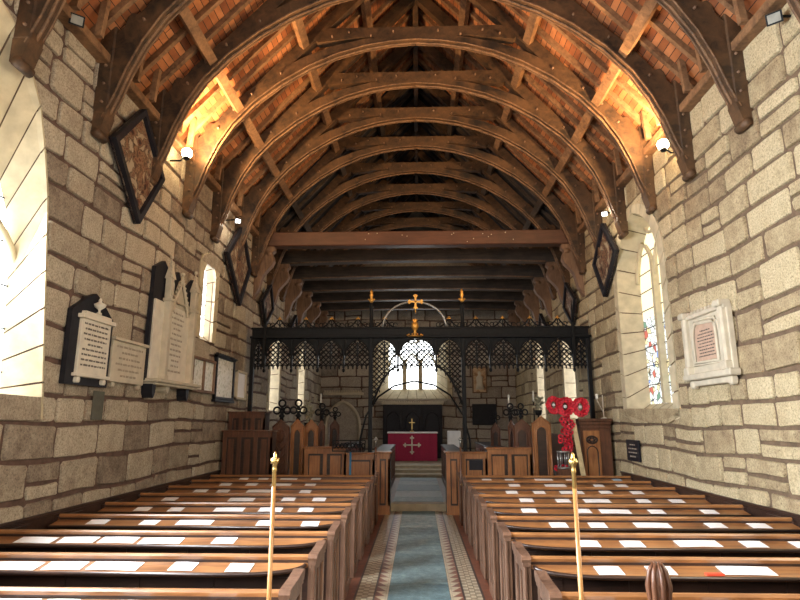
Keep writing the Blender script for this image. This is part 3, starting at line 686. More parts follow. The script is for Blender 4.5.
for s_, nm in ((-1, 'left'), (1, 'right')):
    pw = make_pew(s_, PY[0]); pw['label'] = pew_lab(0, nm)
    for i in range(1, 9): dup(pw, (s_*2.4, PY[i], 0), pew_lab(i, nm))
    w = MB(); w.box(*sorted((s_*3.955, s_*3.985)), 1.0, 11.7, 0, 0.86); w.box(*sorted((s_*3.93, s_*3.99)), 1.0, 11.7, 0.86, 0.90, 0.008)
    obj('baseboard_'+nm, w, M['pew_dark'], kind='structure')
# sheets lying on the book ledges
R_ = {8: [(482, 491.5), (505, 514), (535, 553), (566, 575), (613, 622, 'b')], 7: [(509, 520), (545, 566), (594, 604), (616.5, 627.5)],
      6: [(506, 517.5), (533.5, 545), (560, 583.5), (600, 612), (631, 643)], 5: [(520, 533.5), (556, 570), (584, 610), (637, 650), (670, 684)],
      4: [(522, 537), (577.5, 591), (600, 630), (649, 664), (702, 717)], 3: [(550, 567), (589, 606), (635, 670), (707, 725), (750, 769)],
      2: [(579, 599), (621.5, 643), (677, 720), (743, 765), (793, 812)], 1: [(596, 621.5), (648, 674), (721, 773)], 0: [(594, 624), (716, 745)]}
L_ = {8: [(311, 320.5), (280, 297), (258, 268), (239, 248)], 7: [(305, 315.5), (270.5, 291), (246, 257), (220, 231)],
      6: [(300, 311), (247, 271), (217, 229), (194, 207)], 5: [(312.5, 325.5), (282, 295), (229, 254.5), (163, 177)],
      4: [(298.5, 313), (259, 282), (214.5, 244), (169, 183), (135, 150)], 3: [(302, 319), (257, 273), (177, 212), (141, 158), (88, 107)],
      2: [(213, 235), (141, 182), (100, 136), (60, 96), (18, 55)], 1: [(228, 252), (171, 195), (90, 140), (46, 84), (-8, 40)], 0: [(200, 229), (110, 140), (40, 73), (-10, 33)]}
side_pos = ['nearest the aisle', 'second from the aisle', 'third from the aisle', 'fourth from the aisle', 'fifth from the aisle']
for s_, nm, D in ((-1, 'left', L_), (1, 'right', R_)):
    for r, lst in D.items():
        y = PY[r]
        for k, it in enumerate(lst):
            a, b = it[0], it[1]; yc = y-0.115; zc = 0.80+0.17*(-0.095)
            xa, xb = x_of(a, yc, zc), x_of(b, yc, zc); xa = max(xa, -3.85); xb = min(xb, 3.85)
            rt = random.uniform(-0.03, 0.03); dy = random.uniform(-0.01, 0.012); wd = xb-xa; p = MB()
            def tr(u, v, w): x = u*math.cos(rt)-v*math.sin(rt); yy = u*math.sin(rt)+v*math.cos(rt); return ((xa+xb)/2+x, yc+dy+yy, 0.80+0.17*(yc+dy+yy-y+0.02)+0.0035+w)
            n = 6 if wd > 0.3 else 4
            vs = []
            for w in (0, 0.003):
                for i in range(n+1):
                    for v in (-0.07, 0.07): vs.append(tr(-wd/2+wd*i/n, v, w+0.002*math.sin(math.pi*i/n)))
            m = 2*(n+1); fs = []
            for i in range(n): fs += [(2*i, 2*i+2, 2*i+3, 2*i+1), (m+2*i, m+2*i+1, m+2*i+3, m+2*i+2), (2*i, m+2*i, m+2*i+2, 2*i+2), (2*i+1, 2*i+3, m+2*i+3, m+2*i+1)]
            fs += [(0, 1, m+1, m), (2*n, m+2*n, m+2*n+1, 2*n+1)]
            p.add(vs, fs)
            blue = len(it) > 2
            rn = rowname[r]
            tag(obj('paper_sheet', p, M['paper_blue'] if blue else M['paper']), '%s %s sheet on %s pew, %s, %s' % ('wide' if wd > 0.27 else 'small', 'pale blue' if blue else 'white', rn, nm+' side', side_pos[k]), 'paper', 'sheets laid out on the pew ledges')
# red booklet on the ledge of the second row, right
p = MB(); yc = PY[1]-0.18; xa = x_of(706, yc, 0.78); xb = x_of(724, yc, 0.78); p.box(xa, xb, yc-0.015, yc+0.025, 0.772, 0.788, 0.002)
tag(obj('booklet', p, M['red_book']), 'small red booklet at the front edge of a right pew ledge', 'booklet')
# carved finial of the bench end nearest the camera
y = 1.95; x = x_of(679, y, 1.3)
t = thing('bench_end_with_finial', 'carved dark oak bench end finial at the bottom right, nearest the camera', 'bench end', (x, y, 0))
b = MB(); b.box(x-0.03, x+0.03, y-0.04, y+0.35, 0, 1.05, 0.01); b.prism([(y+0.05, 1.05), (y+0.25, 1.05), (y+0.19, 1.17), (y+0.11, 1.17)], 'x', x-0.03, x+0.03); obj('end_panel', b, M['pew_dark'], t)
b = MB()
b.lathe((x, y+0.15, 1.15), [(0.03, 0), (0.04, 0.02), (0.022, 0.045), (0.026, 0.07), (0.03, 0.12), (0.028, 0.19), (0.02, 0.215), (0.008, 0.225)], 12)
for k in range(8):
    a = k*math.pi/4; pts = [(x+math.cos(a)*r, y+0.15+math.sin(a)*r, z) for r, z in ((0.02, 1.2), (0.03, 1.25), (0.036, 1.31), (0.028, 1.355), (0.012, 1.38))]
    b.tube(pts, [0.005, 0.008, 0.009, 0.007, 0.006], 6)
obj('finial', b, M['stall_dark'], t)

# staves
def stave(name, lab, x, y, ztop, r, mats, z0=0.0):
    t = thing(name, lab, 'staff', (x, y, z0), 'staves at the pew ends')
    b = MB(); b.tube([(x, y, z0), (x, y, ztop-0.12)], [r, r*0.85], 12); obj('shaft', b, M[mats[0]], t)
    b = MB(); k = r/0.0145
    b.lathe((x, y, ztop-0.18), [(0.0125*k, 0), (0.0125*k, 0.08), (0.016*k, 0.085), (0.0125*k, 0.095), (0.013*k, 0.115), (0.024*k, 0.125), (0.026*k, 0.14), (0.016*k, 0.15), (0.010*k, 0.155), (0.012*k, 0.165), (0.004*k, 0.185)], 14)
    for q in range(4):
        a = q*math.pi/2+0.4; b.ball((x+math.cos(a)*0.019*k, y+math.sin(a)*0.019*k, ztop-0.035), 0.008*k, 6)
    obj('brass_head', b, M[mats[1]], t)
    b = MB(); s_ = 1 if x > 0 else -1; b.box(x-0.016, x+0.016, y-0.016, y+0.016, 0.70, 0.73); obj('staff_clip', b, M['brass'], t)
    return t
xl = at_y(277.5, 452, 3.3); xr = at_y(572.5, 453, 3.15)
stave('churchwarden_staff', 'tall wooden staff with a brass crown head, at the left pews near the camera', xl[0], 3.25, xl[1], 0.0135, ('stave', 'brass'))
stave('churchwarden_staff', 'tall wooden staff with a brass cylinder head, at the right pews near the camera', xr[0], 3.15, xr[1], 0.0135, ('stave', 'brass'))
for s_, px, nm in ((-1, 375, 'left'), (1, 461, 'right')):
    q = at_y(px, 437, 10.95)
    stave('churchwarden_staff', 'thin dark metal-topped staff at the frontmost %s pew end' % nm, q[0]*0.98, 10.95, q[1], 0.02, ('stall_dark', 'steel'))

# ---------------------------------------------------------------- rood screen
SY = 13.0
edges = [x_of(p, SY, 3.5) for p in (253, 265, 292, 318, 344, 371, 398, 436, 463, 490, 517, 545, 573, 588)]
Zr = at_y(418, 337, SY)[1]; Zt = at_y(418, 328, SY)[1]; Za = Zr-0.06; Zb = at_y(418, 367, SY)[1]; Zs = Za-0.36
t = thing('rood_screen', 'black openwork rood screen across the chancel with gilded cresting', 'screen', (0, SY, FCH))
b = MB(); b.box(edges[0]-0.02, edges[-1]+0.02, SY-0.07, SY+0.07, Zr, Zt, 0.012); b.box(edges[0]-0.06, edges[-1]+0.06, SY-0.11, SY+0.11, Zr-0.03, Zr+0.025, 0.01); b.box(edges[0]-0.04, edges[-1]+0.04, SY-0.09, SY+0.09, Zt-0.025, Zt+0.015, 0.008)
obj('top_beam', b, M['iron'], t)
for i, x in enumerate(edges):
    full = i in (0, 5, 8, 13); b = MB()
    if full: b.box(x-0.045, x+0.045, SY-0.05, SY+0.05, FCH, Zr, 0.01); b.box(x-0.07, x+0.07, SY-0.07, SY+0.07, FCH, FCH+0.5, 0.012)
    else:
        b.box(x-0.022, x+0.022, SY-0.05, SY+0.05, Zb-0.02, Zr, 0.006); b.ball((x, SY, Zb-0.07), 0.035, 8, 1.4)
        if i in (1, 12): b.box(x-0.035, x+0.035, SY-0.12, SY-0.06, Zb, Zt+0.1, 0.008); b.tube([(x, SY-0.09, Zt+0.1), (x, SY-0.09, Zt+0.62)], [0.035, 0.008], 8)
    obj('post', b, M['iron'], t)
def lattice(b, inside, x0, x1, z0, z1, sp, w, y):
    for sg in (-1, 1):
        k = -int((z1-z0+x1-x0)/sp)-2
        while k*sp < (z1-z0)+(x1-x0)+sp:
            c0 = k*sp; run = None; x = x0
            prev = None
            while x <= x1+1e-6:
                z = (z0+c0+(x-x0)) if sg > 0 else (z0+c0-(x-x0)+0.0)
                ok = z0 <= z <= z1 and inside(x, z)
                if ok and run is None: run = (x, z)
                if (not ok or x+0.02 > x1+1e-6) and run is not None:
                    if prev and abs(prev[0]-run[0]) > 0.03: b.beam((run[0], y, run[1]), (prev[0], y, prev[1]), w, w*0.8, (0, 1, 0))
                    run = None
                prev = (x, z); x += 0.02
            k += 1
def bay(a, b_, central=None):
    m = MB(); w = b_-a; zb = Zb
    al = arch_outline(a+0.035, b_-0.035, Zs-0.1, Zs, Za, 8)
    iv = lambda z: interval(al, z)
    # spandrel plate
    for sg in (0, 1):
        arc = [p for p in al[2:] if (p[0] >= (a+b_)/2-1e-6) == bool(sg)]
        arc.sort(key=lambda p: p[1])
        ex = b_-0.02 if sg else a+0.02
        m.prism([(ex, Zs)]+arc+[((a+b_)/2, Zr-0.02), (ex, Zr-0.02)], 'y', SY-0.02, SY+0.02)
    m.tube([(p[0], SY-0.03, p[1]) for p in al[2:]], 0.016, 6)
    zlow = (lambda x: zb) if central is None else central
    lo = min(zlow(a), zlow(b_), zb)
    def ins(x, z):
        if z < zlow(x)+0.02: return False
        if z > Zs: q = iv(z); return bool(q) and q[0] < x < q[1]
        return a+0.02 < x < b_-0.02
    lattice(m, ins, a+0.02, b_-0.02, lo, Za, 0.115, 0.026, SY)
    c = (a+b_)/2; m.box(c-0.013, c+0.013, SY-0.03, SY+0.03, zlow(c), Za-0.05)
    for sg in (-1, 1):   # inner pair of lancets
        q = arch_outline(*(sorted((c, c+sg*(w/2-0.04)))), zb, Zs-0.06, Zs+0.12, 5)[2:]; m.tube([(p[0], SY-0.02, p[1]) for p in q], 0.013, 5)
    n = max(4, int(w/0.09)); st = w/n
    for k in range(n):   # cusped fringe
        xx = a+st*(k+0.5); zz = zlow(xx)
        m.tube([(xx+st*0.5*math.cos(math.pi*j/6), SY, zz+st*0.75*math.sin(math.pi*j/6)-0.02) for j in range(7)], 0.014, 5)
        m.ball((a+st*k+0.003, SY, zlow(a+st*k)-0.03), 0.018, 6)
    return m
xa, xb = edges[5], edges[8]; zc0 = at_y(372, 410, SY)[1]
def clow(x):
    u = abs((x-(xa+xb)/2)/((xb-xa)/2)); 
    if u < 0.42: return Zb
    return Zb-(Zb-zc0)*((u-0.42)/0.58)**1.9
for i in range(13):
    obj('tracery_panel', bay(edges[i], edges[i+1], clow if i in (5, 6, 7) else None), M['iron'], t)
for s_ in (-1, 1):
    b = MB(); c = (xa+xb)/2; hw = (xb-xa)/2-0.04
    b.tube([(c+s_*hw*u, SY-0.03, clow(c+s_*hw*u)) for u in [0.42+0.058*k for k in range(11)]], 0.025, 7); obj('arch_rib', b, M['iron'], t)
b = MB(); q = [at_y(px, py, SY+0.5) for px, py in ((360, 440), (366, 416), (378, 397), (394, 386), (414, 381), (434, 385), (450, 395), (463, 415), (470, 440))]
b.tube([(q[0][0], SY+0.5, FCH)]+[(x, SY+0.5, z) for x, z in q]+[(q[-1][0], SY+0.5, FCH)], 0.022, 8); o = obj('iron_hoop', b, M['iron']); tag(o, 'thin dark iron hoop standing behind the central opening of the rood screen', 'arch')
# cresting: scrolls and gilded flowers
for i in range(13):
    a, b_ = edges[i], edges[i+1]
    if i == 6 or (b_-a) < 0.4: continue
    c = (a+b_)/2; w = (b_-a)/2; m = MB()
    for sg in (-1, 1):
        m.tube([(c+sg*w*(0.95-0.9*u), SY, Zt+0.02+0.2*u**2.5) for u in [k/8 for k in range(9)]], 0.018, 6)
        for cx, r in ((0.8, 0.05), (0.52, 0.06), (0.22, 0.05)):
            m.tube([(c+sg*w*cx+r*math.cos(a_*math.pi/5), SY, Zt+0.075+r*math.sin(a_*math.pi/5)) for a_ in range(9)], 0.011, 5)
    m.tube([(c, SY, Zt), (c, SY, Zt+0.2)], 0.012, 6); obj('cresting', m, M['iron'], t)
    g = MB()
    for dx, dz in ((0, 0.045), (-0.035, 0), (0.035, 0), (0, 0)): g.ball((c+dx*0.8, SY, Zt+0.22+dz*0.8), 0.021, 8)
    obj('gilded_flower', g, M['gold'], t)
for i in (5, 8):
    x = edges[i]; zt = at_y(418, 290, SY)[1]; m = MB(); m.lathe((x, SY, Zt), [(0.05, 0), (0.055, 0.1), (0.04, 0.13), (0.045, (zt-Zt)*0.55), (0.06, (zt-Zt)*0.58), (0.02, (zt-Zt)*0.66)], 8); obj('pinnacle', m, M['iron'], t)
    g = MB(); g.lathe((x, SY, zt-0.3), [(0.02, 0), (0.06, 0.05), (0.03, 0.1), (0.03, 0.14), (0.05, 0.18), (0.03, 0.22), (0.04, 0.26), (0.008, 0.32)], 10)
    for k in range(4): g.ball((x+0.06*math.cos(k*1.57), SY+0.06*math.sin(k*1.57), zt-0.22), 0.025, 6)
    obj('gilded_finial', g, M['gold'], t)
# central arch, cross and gilded shield
cx, cz = at_y(415.5, 302, SY); ax0 = x_of(383, SY, Zt); ax1 = x_of(446, SY, Zt); zt = at_y(418, 299.5, SY)[1]-0.08
m = MB(); c = (ax0+ax1)/2; hw = (ax1-ax0)/2; m.tube([(c+hw*math.cos(math.pi*k/20), SY, Zt+0.03+(zt-Zt)*math.sin(math.pi*k/20)) for k in range(21)], 0.024, 8); obj('crest_arch', m, M['iron_hi'], t)
g = MB(); r = 0.15
for k in range(4):
    a = k*math.pi/2; d = Vector((math.cos(a), 0, math.sin(a))); n = Vector((-d.z, 0, d.x)); p = Vector((cx, SY-0.03, cz))
    v = [p+n*0.022, p+d*r*0.7+n*0.022, p+d*r+n*0.06, p+d*(r+0.03), p+d*r-n*0.06, p+d*r*0.7-n*0.022, p-n*0.022]
    g.add([x_-Vector((0, 0.015, 0)) for x_ in v]+[x_+Vector((0, 0.015, 0)) for x_ in v], [tuple(range(7)), tuple(range(13, 6, -1))]+[(i, (i+1) % 7, 7+(i+1) % 7, 7+i) for i in range(7)])
g.tube([(cx, SY-0.03, cz-r), (cx, SY-0.03, cz-r-0.12)], 0.012, 6); obj('gilded_cross', g, M['gold'], t)
g = MB(); sx, sz = at_y(415, 337, SY-0.1)
g.lathe((sx, SY-0.12, sz), [(0.15, 0), (0.16, 0.015), (0.03, 0.03), (0.02, 0.07), (0.045, 0.1), (0.025, 0.13), (0.06, 0.17), (0.085, 0.24), (0.075, 0.31), (0.035, 0.35), (0.07, 0.39), (0.02, 0.42)], 14)
for k in range(10): g.ball((sx+0.17*math.cos(k*0.628), SY-0.12+0.17*math.sin(k*0.628), sz+0.04), 0.022, 6)
obj('gilded_boss', g, M['gold'], t)

# ---------------------------------------------------------------- furniture at the chancel entrance
def panelled(t, x0, x1, y0, y1, z0, z1, n, mat, cap=True, name='panel_front'):
    b = MB(); b.box(x0, x1, y0, y1, z0, z1); obj('body', b, M['pew_dark'], t)
    f = MB(); w = (x1-x0)/n; yy = y0-0.03
    for k in range(n+1):
        x = x0+w*k; a = max(x0, x-0.04); f.box(a, min(x1, a+0.08) if k < n else x1, yy, y0, z0, z1)
        if k == n: f.box(x1-0.08, x1, yy, y0, z0, z1)
    f.box(x0, x1, yy-0.002, y0, z1-0.10, z1); f.box(x0, x1, yy-0.002, y0, z0, z0+0.18)
    obj('frame', f, M[mat], t)
    for k in range(n):
        p = MB(); xa_, xb_ = x0+w*k+0.085, x0+w*(k+1)-0.085
        if xb_-xa_ > 0.06: p.box(xa_+0.02, xb_-0.02, y0-0.014, y0, z0+0.22, z1-0.14, 0.006); obj('panel', p, M[mat], t)
    if cap: c = MB(); c.box(x0-0.03, x1+0.03, y0-0.05, y1+0.03, z1, z1+0.035, 0.01); obj('cap', c, M[mat], t)
FY = 12.3
def zx(px, py, Y): return at_y(px, py, Y)
def box_from(name, lab, cat, px0, px1, pyt, Y, depth, n, mat, z0=0.0, cap=True, group=None):
    xa_, z = at_y(px0, pyt, Y); xb_, _ = at_y(px1, pyt, Y)
    xa_ = max(xa_, -3.94); xb_ = min(xb_, 3.94)
    t = thing(name, lab, cat, ((xa_+xb_)/2, Y+depth/2, z0), group); panelled(t, xa_, xb_, Y, Y+depth, z0, z-0.035 if cap else z, n, mat, cap); return t
box_from('choir_desk', 'panelled oak choir desk front left of the chancel step', 'desk', 305, 346, 447, 12.35, 0.3, 2, 'stall')
box_from('choir_desk', 'lower panelled oak desk front behind the music stand', 'desk', 346.5, 374.5, 453, 12.35, 0.3, 1, 'stall')
box_from('choir_desk', 'panelled oak desk front with a small dark inset panel, right of the chancel step', 'desk', 461.5, 486.5, 452, 12.35, 0.3, 1, 'stall')
box_from('choir_desk', 'taller two-panel oak choir desk front on the right', 'desk', 487, 531, 447.5, 12.35, 0.3, 2, 'stall')
t = box_from('entrance_pier', 'square oak end pier at the left of the chancel step', 'pier', 376, 390, 452, 12.15, 0.5, 1, 'stall'); 
t = box_from('entrance_pier', 'square oak end pier at the right of the chancel step', 'pier', 446, 461, 452, 12.15, 0.5, 1, 'stall')
p = MB(); xa_, za = at_y(469, 460, 12.33); xb_, zb_ = at_y(483, 470, 12.33); p.box(xa_, xb_, 12.31, 12.334, zb_, za); tag(obj('dark_plaque', p, M['black']), 'small dark rectangular plaque set on the right choir desk front', 'plaque')
# long choir stalls in the chancel
for s_, nm in ((-1, 'left'), (1, 'right')):
    for k, (X0, X1, z1) in enumerate(((0.72, 1.05, 1.12), (1.75, 2.1, 1.2))):
        t = thing('choir_stall', '%s long dark oak choir stall on the %s of the chancel' % (('inner', 'outer')[k], nm), 'choir stall', (s_*(X0+X1)/2, 15.6, FCH), 'choir stalls')
        xs = sorted((s_*X0, s_*X1)); b = MB(); b.box(xs[0], xs[1], 13.35, 17.9, FCH, z1); obj('desk_body', b, M['stall_dark'], t)
        b = MB(); b.box(xs[0]-0.04, xs[1]+0.04, 13.3, 17.95, z1, z1+0.04, 0.01); obj('desk_top', b, M['black'], t)
        f = MB(); fx = sorted((s_*(X0-0.02), s_*X0))
        for j in range(8): y = 13.35+j*0.64; f.box(fx[0], fx[1], y, y+0.08, FCH, z1)
        f.box(fx[0], fx[1], 13.35, 17.9, z1-0.1, z1); f.box(fx[0], fx[1], 13.35, 17.9, FCH, FCH+0.15); obj('frame', f, M['stall_dark'], t)
    t = thing('bench', 'oak bench against the %s chancel wall' % nm, 'bench', (s_*3.3, 15.6, FCH))
    b = MB(); xs = sorted((s_*2.9, s_*3.35)); b.box(xs[0], xs[1], 13.4, 18, 0.55, 0.6, 0.01); obj('seat', b, M['stall_dark'], t)
    b = MB(); xs = sorted((s_*3.35, s_*3.42)); b.box(xs[0], xs[1], 13.4, 18, FCH, 1.55, 0.01); obj('backrest', b, M['stall_dark'], t)
    b = MB(); xs = sorted((s_*2.92, s_*3.33)); 
    for y in (13.42, 15.6, 17.9): b.box(xs[0], xs[1], y, y+0.06, FCH, 0.55)
    obj('support', b, M['stall_dark'], t)
# bench ends with poppyheads or arched tops
def poppyhead(b, x, y, z, k=1.0):
    b.lathe((x, y, z), [(0.04*k, 0), (0.03*k, 0.05*k), (0.055*k, 0.08*k), (0.03*k, 0.11*k), (0.025*k, 0.16*k)], 10)
    for dx, dz in ((-0.085, 0.17), (0.085, 0.17), (0, 0.29)):
        c = (x+dx*k, y, z+dz*k); b.tube([(c[0]+0.055*k*math.cos(q*math.pi/6), y, c[2]+0.055*k*math.sin(q*math.pi/6)) for q in range(12)], 0.017*k, 6, True)
    b.ball((x, y, z+0.2*k), 0.035*k, 8)
def stall_end(lab, px0, px1, pyt, Y, mat, head=None, lace=False, z0=0.0):
    xa_, z = at_y(px0, pyt, Y); xb_, _ = at_y(px1, pyt, Y); c = (xa_+xb_)/2; w = xb_-xa_
    t = thing('stall_end', lab, 'stall end', (c, Y, z0), 'tall ends of the choir stalls')
    o = [(xa_, z0), (xb_, z0), (xb_, z-0.16), (xb_-w*0.12, z-0.12), (c+w*0.22, z-0.07), (c, z), (c-w*0.22, z-0.07), (xa_+w*0.12, z-0.12), (xa_, z-0.16)]
    b = MB(); b.prism(o, 'y', Y, Y+0.08); obj('end_body', b, M[mat], t)
    b = MB(); b.tube([(x, Y-0.005, zz) for x, zz in o[2:]], 0.02, 6); b.tube([(xa_+0.01, Y-0.005, z0+0.05), (xa_+0.01, Y-0.005, z-0.16)], 0.016, 6); b.tube([(xb_-0.01, Y-0.005, z0+0.05), (xb_-0.01, Y-0.005, z-0.16)], 0.016, 6)
    i = w*0.22; q = arch_outline(xa_+i, xb_-i, z0+0.2, z-0.32, z-0.2, 5); b.tube([(x, Y-0.006, zz) for x, zz in q], 0.018, 5, True)
    if lace:
        for k in range(5):
            zz = z-0.35-k*0.17
            for s_ in (-1, 1): b.tube([(c, Y-0.01, zz-0.12), (c+s_*w*0.2, Y-0.015, zz-0.04), (c+s_*w*0.33, Y-0.01, zz+0.02)], 0.018, 6)
        b.tube([(c, Y-0.01, z-0.15), (c, Y-0.01, z0+0.4)], 0.014, 5)
    obj('moulding', b, M[mat], t)
    pn = MB(); pn.prism(q, 'y', Y-0.004, Y+0.002); obj('inset_panel', pn, M['pew_dark'] if not lace else M[mat], t)
    if head:
        b = MB(); zh = at_y(px0, head, Y)[1]; k = (zh-z)/0.36; poppyhead(b, c, Y+0.04, z-0.02, k); obj('poppyhead', b, M['iron'], t)
    return t
stall_end('dark carved stall end with openwork poppyhead, leftmost of the stall ends', 273, 289.5, 420, 12.42, 'stall_dark', 398, True)
stall_end('plain arched stall end with ring poppyhead, beside the dark carved one', 291.5, 304, 419.5, 12.5, 'stall', 398)
stall_end('brown arched stall end behind the left choir desk', 305, 318, 420, 12.9, 'stall', None, z0=FCH)
stall_end('narrow dark stall end with a dark poppyhead, left of the screen opening', 318.5, 325, 420, 13.3, 'stall_dark', 402, z0=FCH)
stall_end('small stall end far back on the left with a thin finial', 330, 339.5, 420, 15.0, 'stall_dark', 406, z0=FCH)
stall_end('tall light oak stall end with arched head beside the poppies', 531.5, 550, 416.5, 12.18, 'stall', None)
stall_end('brown stall end just left of the tall light oak one', 513, 530, 419.5, 12.6, 'stall_dark', 402)
stall_end('dark stall end with a poppyhead near the right screen post', 508, 514, 420, 13.3, 'stall_dark', 402, z0=FCH)
stall_end('small dark stall end far back on the right', 490.5, 500, 423, 15.0, 'stall_dark', 410, z0=FCH)
# reading desk / cupboard left and right
Yc = 11.66
xa_, za = at_y(217.5, 411.5, Yc); xm, _ = at_y(244, 411.5, Yc); xb_, zb_ = at_y(273, 427, Yc); xa_ = max(xa_, -3.93)
t = thing('reading_pew', 'tall dark panelled oak reading pew against the left wall', 'box pew', ((xa_+xb_)/2, Yc+0.3, 0))
panelled(t, xa_, xm+0.35, Yc+0.35, Yc+0.7, 0, za-0.03, 3, 'stall_dark'); panelled(t, xa_+0.02, xb_, Yc, Yc+0.33, 0, zb_-0.1, 3, 'stall_dark')
Yc = 11.93
xa_, za = at_y(577, 418.5, Yc); xb_, _ = at_y(621, 418.5, Yc); xb_ = min(xb_, 3.93)
t = thing('oak_cupboard', 'carved oak cupboard with a moulded cornice against the right wall', 'cupboard', ((xa_+xb_)/2, Yc+0.3, 0))
b = MB(); b.box(xa_+0.05, xb_-0.04, Yc+0.02, Yc+0.5, 0, za-0.05); obj('carcass', b, M['stall_dark'], t)
b = MB(); b.box(xa_+0.0, xb_, Yc-0.04, Yc+0.54, za-0.06, za, 0.012); b.box(xa_+0.03, xb_-0.02, Yc-0.02, Yc+0.5, za-0.12, za-0.06, 0.01); b.box(xa_+0.04, xb_-0.03, Yc, Yc+0.5, za-0.2, za-0.16, 0.008); obj('cornice', b, M['stall_dark'], t)
b = MB(); xd = xa_+0.62*(xb_-xa_); b.box(xa_+0.1, xd, Yc-0.005, Yc+0.02, 0.1, za-0.24, 0.006); d = obj('door', b, M['stall'], t)
b = MB(); cx_ = (xa_+0.1+xd)/2; 
b.tube([(cx_+0.1*math.cos(q*math.pi/8), Yc-0.012, za-0.42+0.07*math.sin(q*math.pi/8)) for q in range(16)], 0.02, 6, True)
for q in range(6): b.ball((cx_+0.05*math.cos(q*1.047), Yc-0.01, za-0.42+0.04*math.sin(q*1.047)), 0.026, 6)
q = arch_outline(xa_+0.16, xd-0.06, 0.2, za-0.66, za-0.54, 5); b.tube([(x, Yc-0.008, z) for x, z in q], 0.012, 5, True); obj('carving', b, M['pew_dark'], d)

# music stand
Y = 12.0; x, z = at_y(350.5, 452, Y)
t = thing('music_stand', 'dark music stand with a blue pole before the left choir desk', 'music stand', (x, Y, 0))
b = MB(); b.tube([(x, Y, 0.03), (x, Y, z)], 0.022, 10); obj('pole', b, M['blue'], t)
b = MB(); xa_, zt = at_y(333, 440.5, Y); xb_, zb_ = at_y(365, 451, Y)
b.beam((xa_, Y+0.03, zt), (xb_, Y+0.03, zt), 0.02, 0.02); b.beam((xa_, Y-0.06, zb_), (xb_, Y-0.06, zb_), 0.05, 0.02)
for x_ in (xa_, xb_, x): b.beam((x_, Y+0.03, zt), (x_, Y-0.04, zb_), 0.02, 0.02)
for k in range(9):
    u = xa_+(xb_-xa_)*(k+0.5)/9; b.tube([(u+0.03*math.cos(q*math.pi/5), Y, (zt+zb_)/2+0.045*math.sin(q*math.pi/5)) for q in range(10)], 0.014, 5, True)
obj('desk', b, M['iron'], t)
b = MB()
for k in range(3): a = k*2.094+0.5; b.tube([(x, Y, 0.12), (x+0.25*math.cos(a), Y+0.25*math.sin(a), 0.015)], 0.012, 6); 
obj('tripod_foot', b, M['iron'], t)

# poppies
Y = 11.80
def poppy_mb(c, r, seed):
    rd = random.Random(seed); m = MB(); tilt = Vector((rd.uniform(-0.4, 0.4), -1, rd.uniform(-0.3, 0.4))).normalized(); a = tilt.cross(Vector((0, 0, 1))).normalized(); b2 = tilt.cross(a)
    c = Vector(c)
    for k in range(4):
        t0_ = k*math.pi/2+rd.random(); vs = [c+tilt*0.008]
        for j in range(7):
            u = t0_+(j-3)*0.3; rr = r*(1-0.1*((j-3)/3)**2)*rd.uniform(0.9, 1.05); vs.append(c+a*(math.cos(u)*rr)+b2*(math.sin(u)*rr)+tilt*(0.35*r+0.004*k))
        n = len(vs); vs2 = [v-tilt*0.004 for v in vs]
        fs = [(0, i, i+1) for i in range(1, n-1)]+[(n, n+i+1, n+i) for i in range(1, n-1)]+[(i, n+i, n+i+1, i+1) for i in range(1, n-1)]
        m.add(vs+vs2, fs)
    return m, c+tilt*0.016
cxp, czp = at_y(566, 405, Y); _, zb_ = at_y(566, 452, Y)
t = thing('poppy_cross', 'slim dark wooden cross stand that carries the red poppies', 'cross', (cxp, Y+0.1, 0))
b = MB(); b.box(cxp-0.05, cxp+0.05, Y+0.06, Y+0.1, 0.0, czp+0.12, 0.006); obj('upright', b, M['stall_dark'], t)
b = MB(); b.box(cxp-0.28, cxp+0.28, Y+0.05, Y+0.09, czp-0.04, czp+0.04, 0.006); obj('crossbar', b, M['stall_dark'], t)
b = MB(); b.box(cxp-0.25, cxp+0.25, Y+0.05, Y+0.095, 0, 0.05, 0.008); obj('base', b, M['stall_dark'], t)
for px, py, rr, lab in ((553.5, 405, 8, 'left'), (565, 406.5, 9, 'middle'), (580, 407, 9, 'right')):
    x, z = at_y(px, py, Y-0.05); r = rr*Y/F*0.95; w = thing('poppy_wreath', 'round wreath of red paper poppies, %s of the three at the top of the cross' % lab, 'wreath', (x, Y-0.05, z), 'poppy wreaths')
    m = MB()
    m.tube([(x+r*0.62*math.cos(q*math.pi/10), Y-0.03, z+r*0.72*math.sin(q*math.pi/10)) for q in range(20)], r*0.3, 8, True)
    for q in range(14):
        a = q*2*math.pi/14; c = (x+r*0.68*math.cos(a), Y-0.07, z+r*0.78*math.sin(a)); pm, _ = poppy_mb(c, r*0.36, q*7+rr); m.add(pm.v, pm.f)
    obj('petal_ring', m, M['poppy'], w)
    m = MB(); m.lathe((0, 0, 0), [(r*0.2, 0), (r*0.2, 0.02)], 14); m.xf(lambda a, b_, c: (x+a, Y-0.05-c, z+b_)); obj('centre_badge', m, M['cloth_white'], w)
posn = []
rd = random.Random(3)
for i in range(34):
    f_ = i/33; py = 414+f_*36; px = 567-f_*1.5+rd.uniform(-6, 6)*(1.0 if 0.15 < f_ else 0.5); posn.append((px, py, 'on the column below the wreaths'))
for i in range(9): posn.append((556+i*1.9, 468+rd.uniform(-1.5, 1.5), 'at the foot of the metal lantern'))
for i in range(4): posn.append((552+i*2.2, 412+rd.uniform(-1.5, 1.5), 'hanging below the left wreath'))
for i, (px, py, wh) in enumerate(posn):
    yy = Y-0.03+rd.uniform(-0.02, 0.02); x, z = at_y(px, py, yy); pm, cc = poppy_mb((x, yy, z), 0.055, i)
    p = thing('paper_poppy', 'small red paper poppy %s' % wh, 'poppy', (x, yy, z), 'paper poppies '+wh); obj('petals', pm, M['poppy'], p); c = MB(); c.ball(cc, 0.017, 6); obj('flower_centre', c, M['wreath_c'], p)
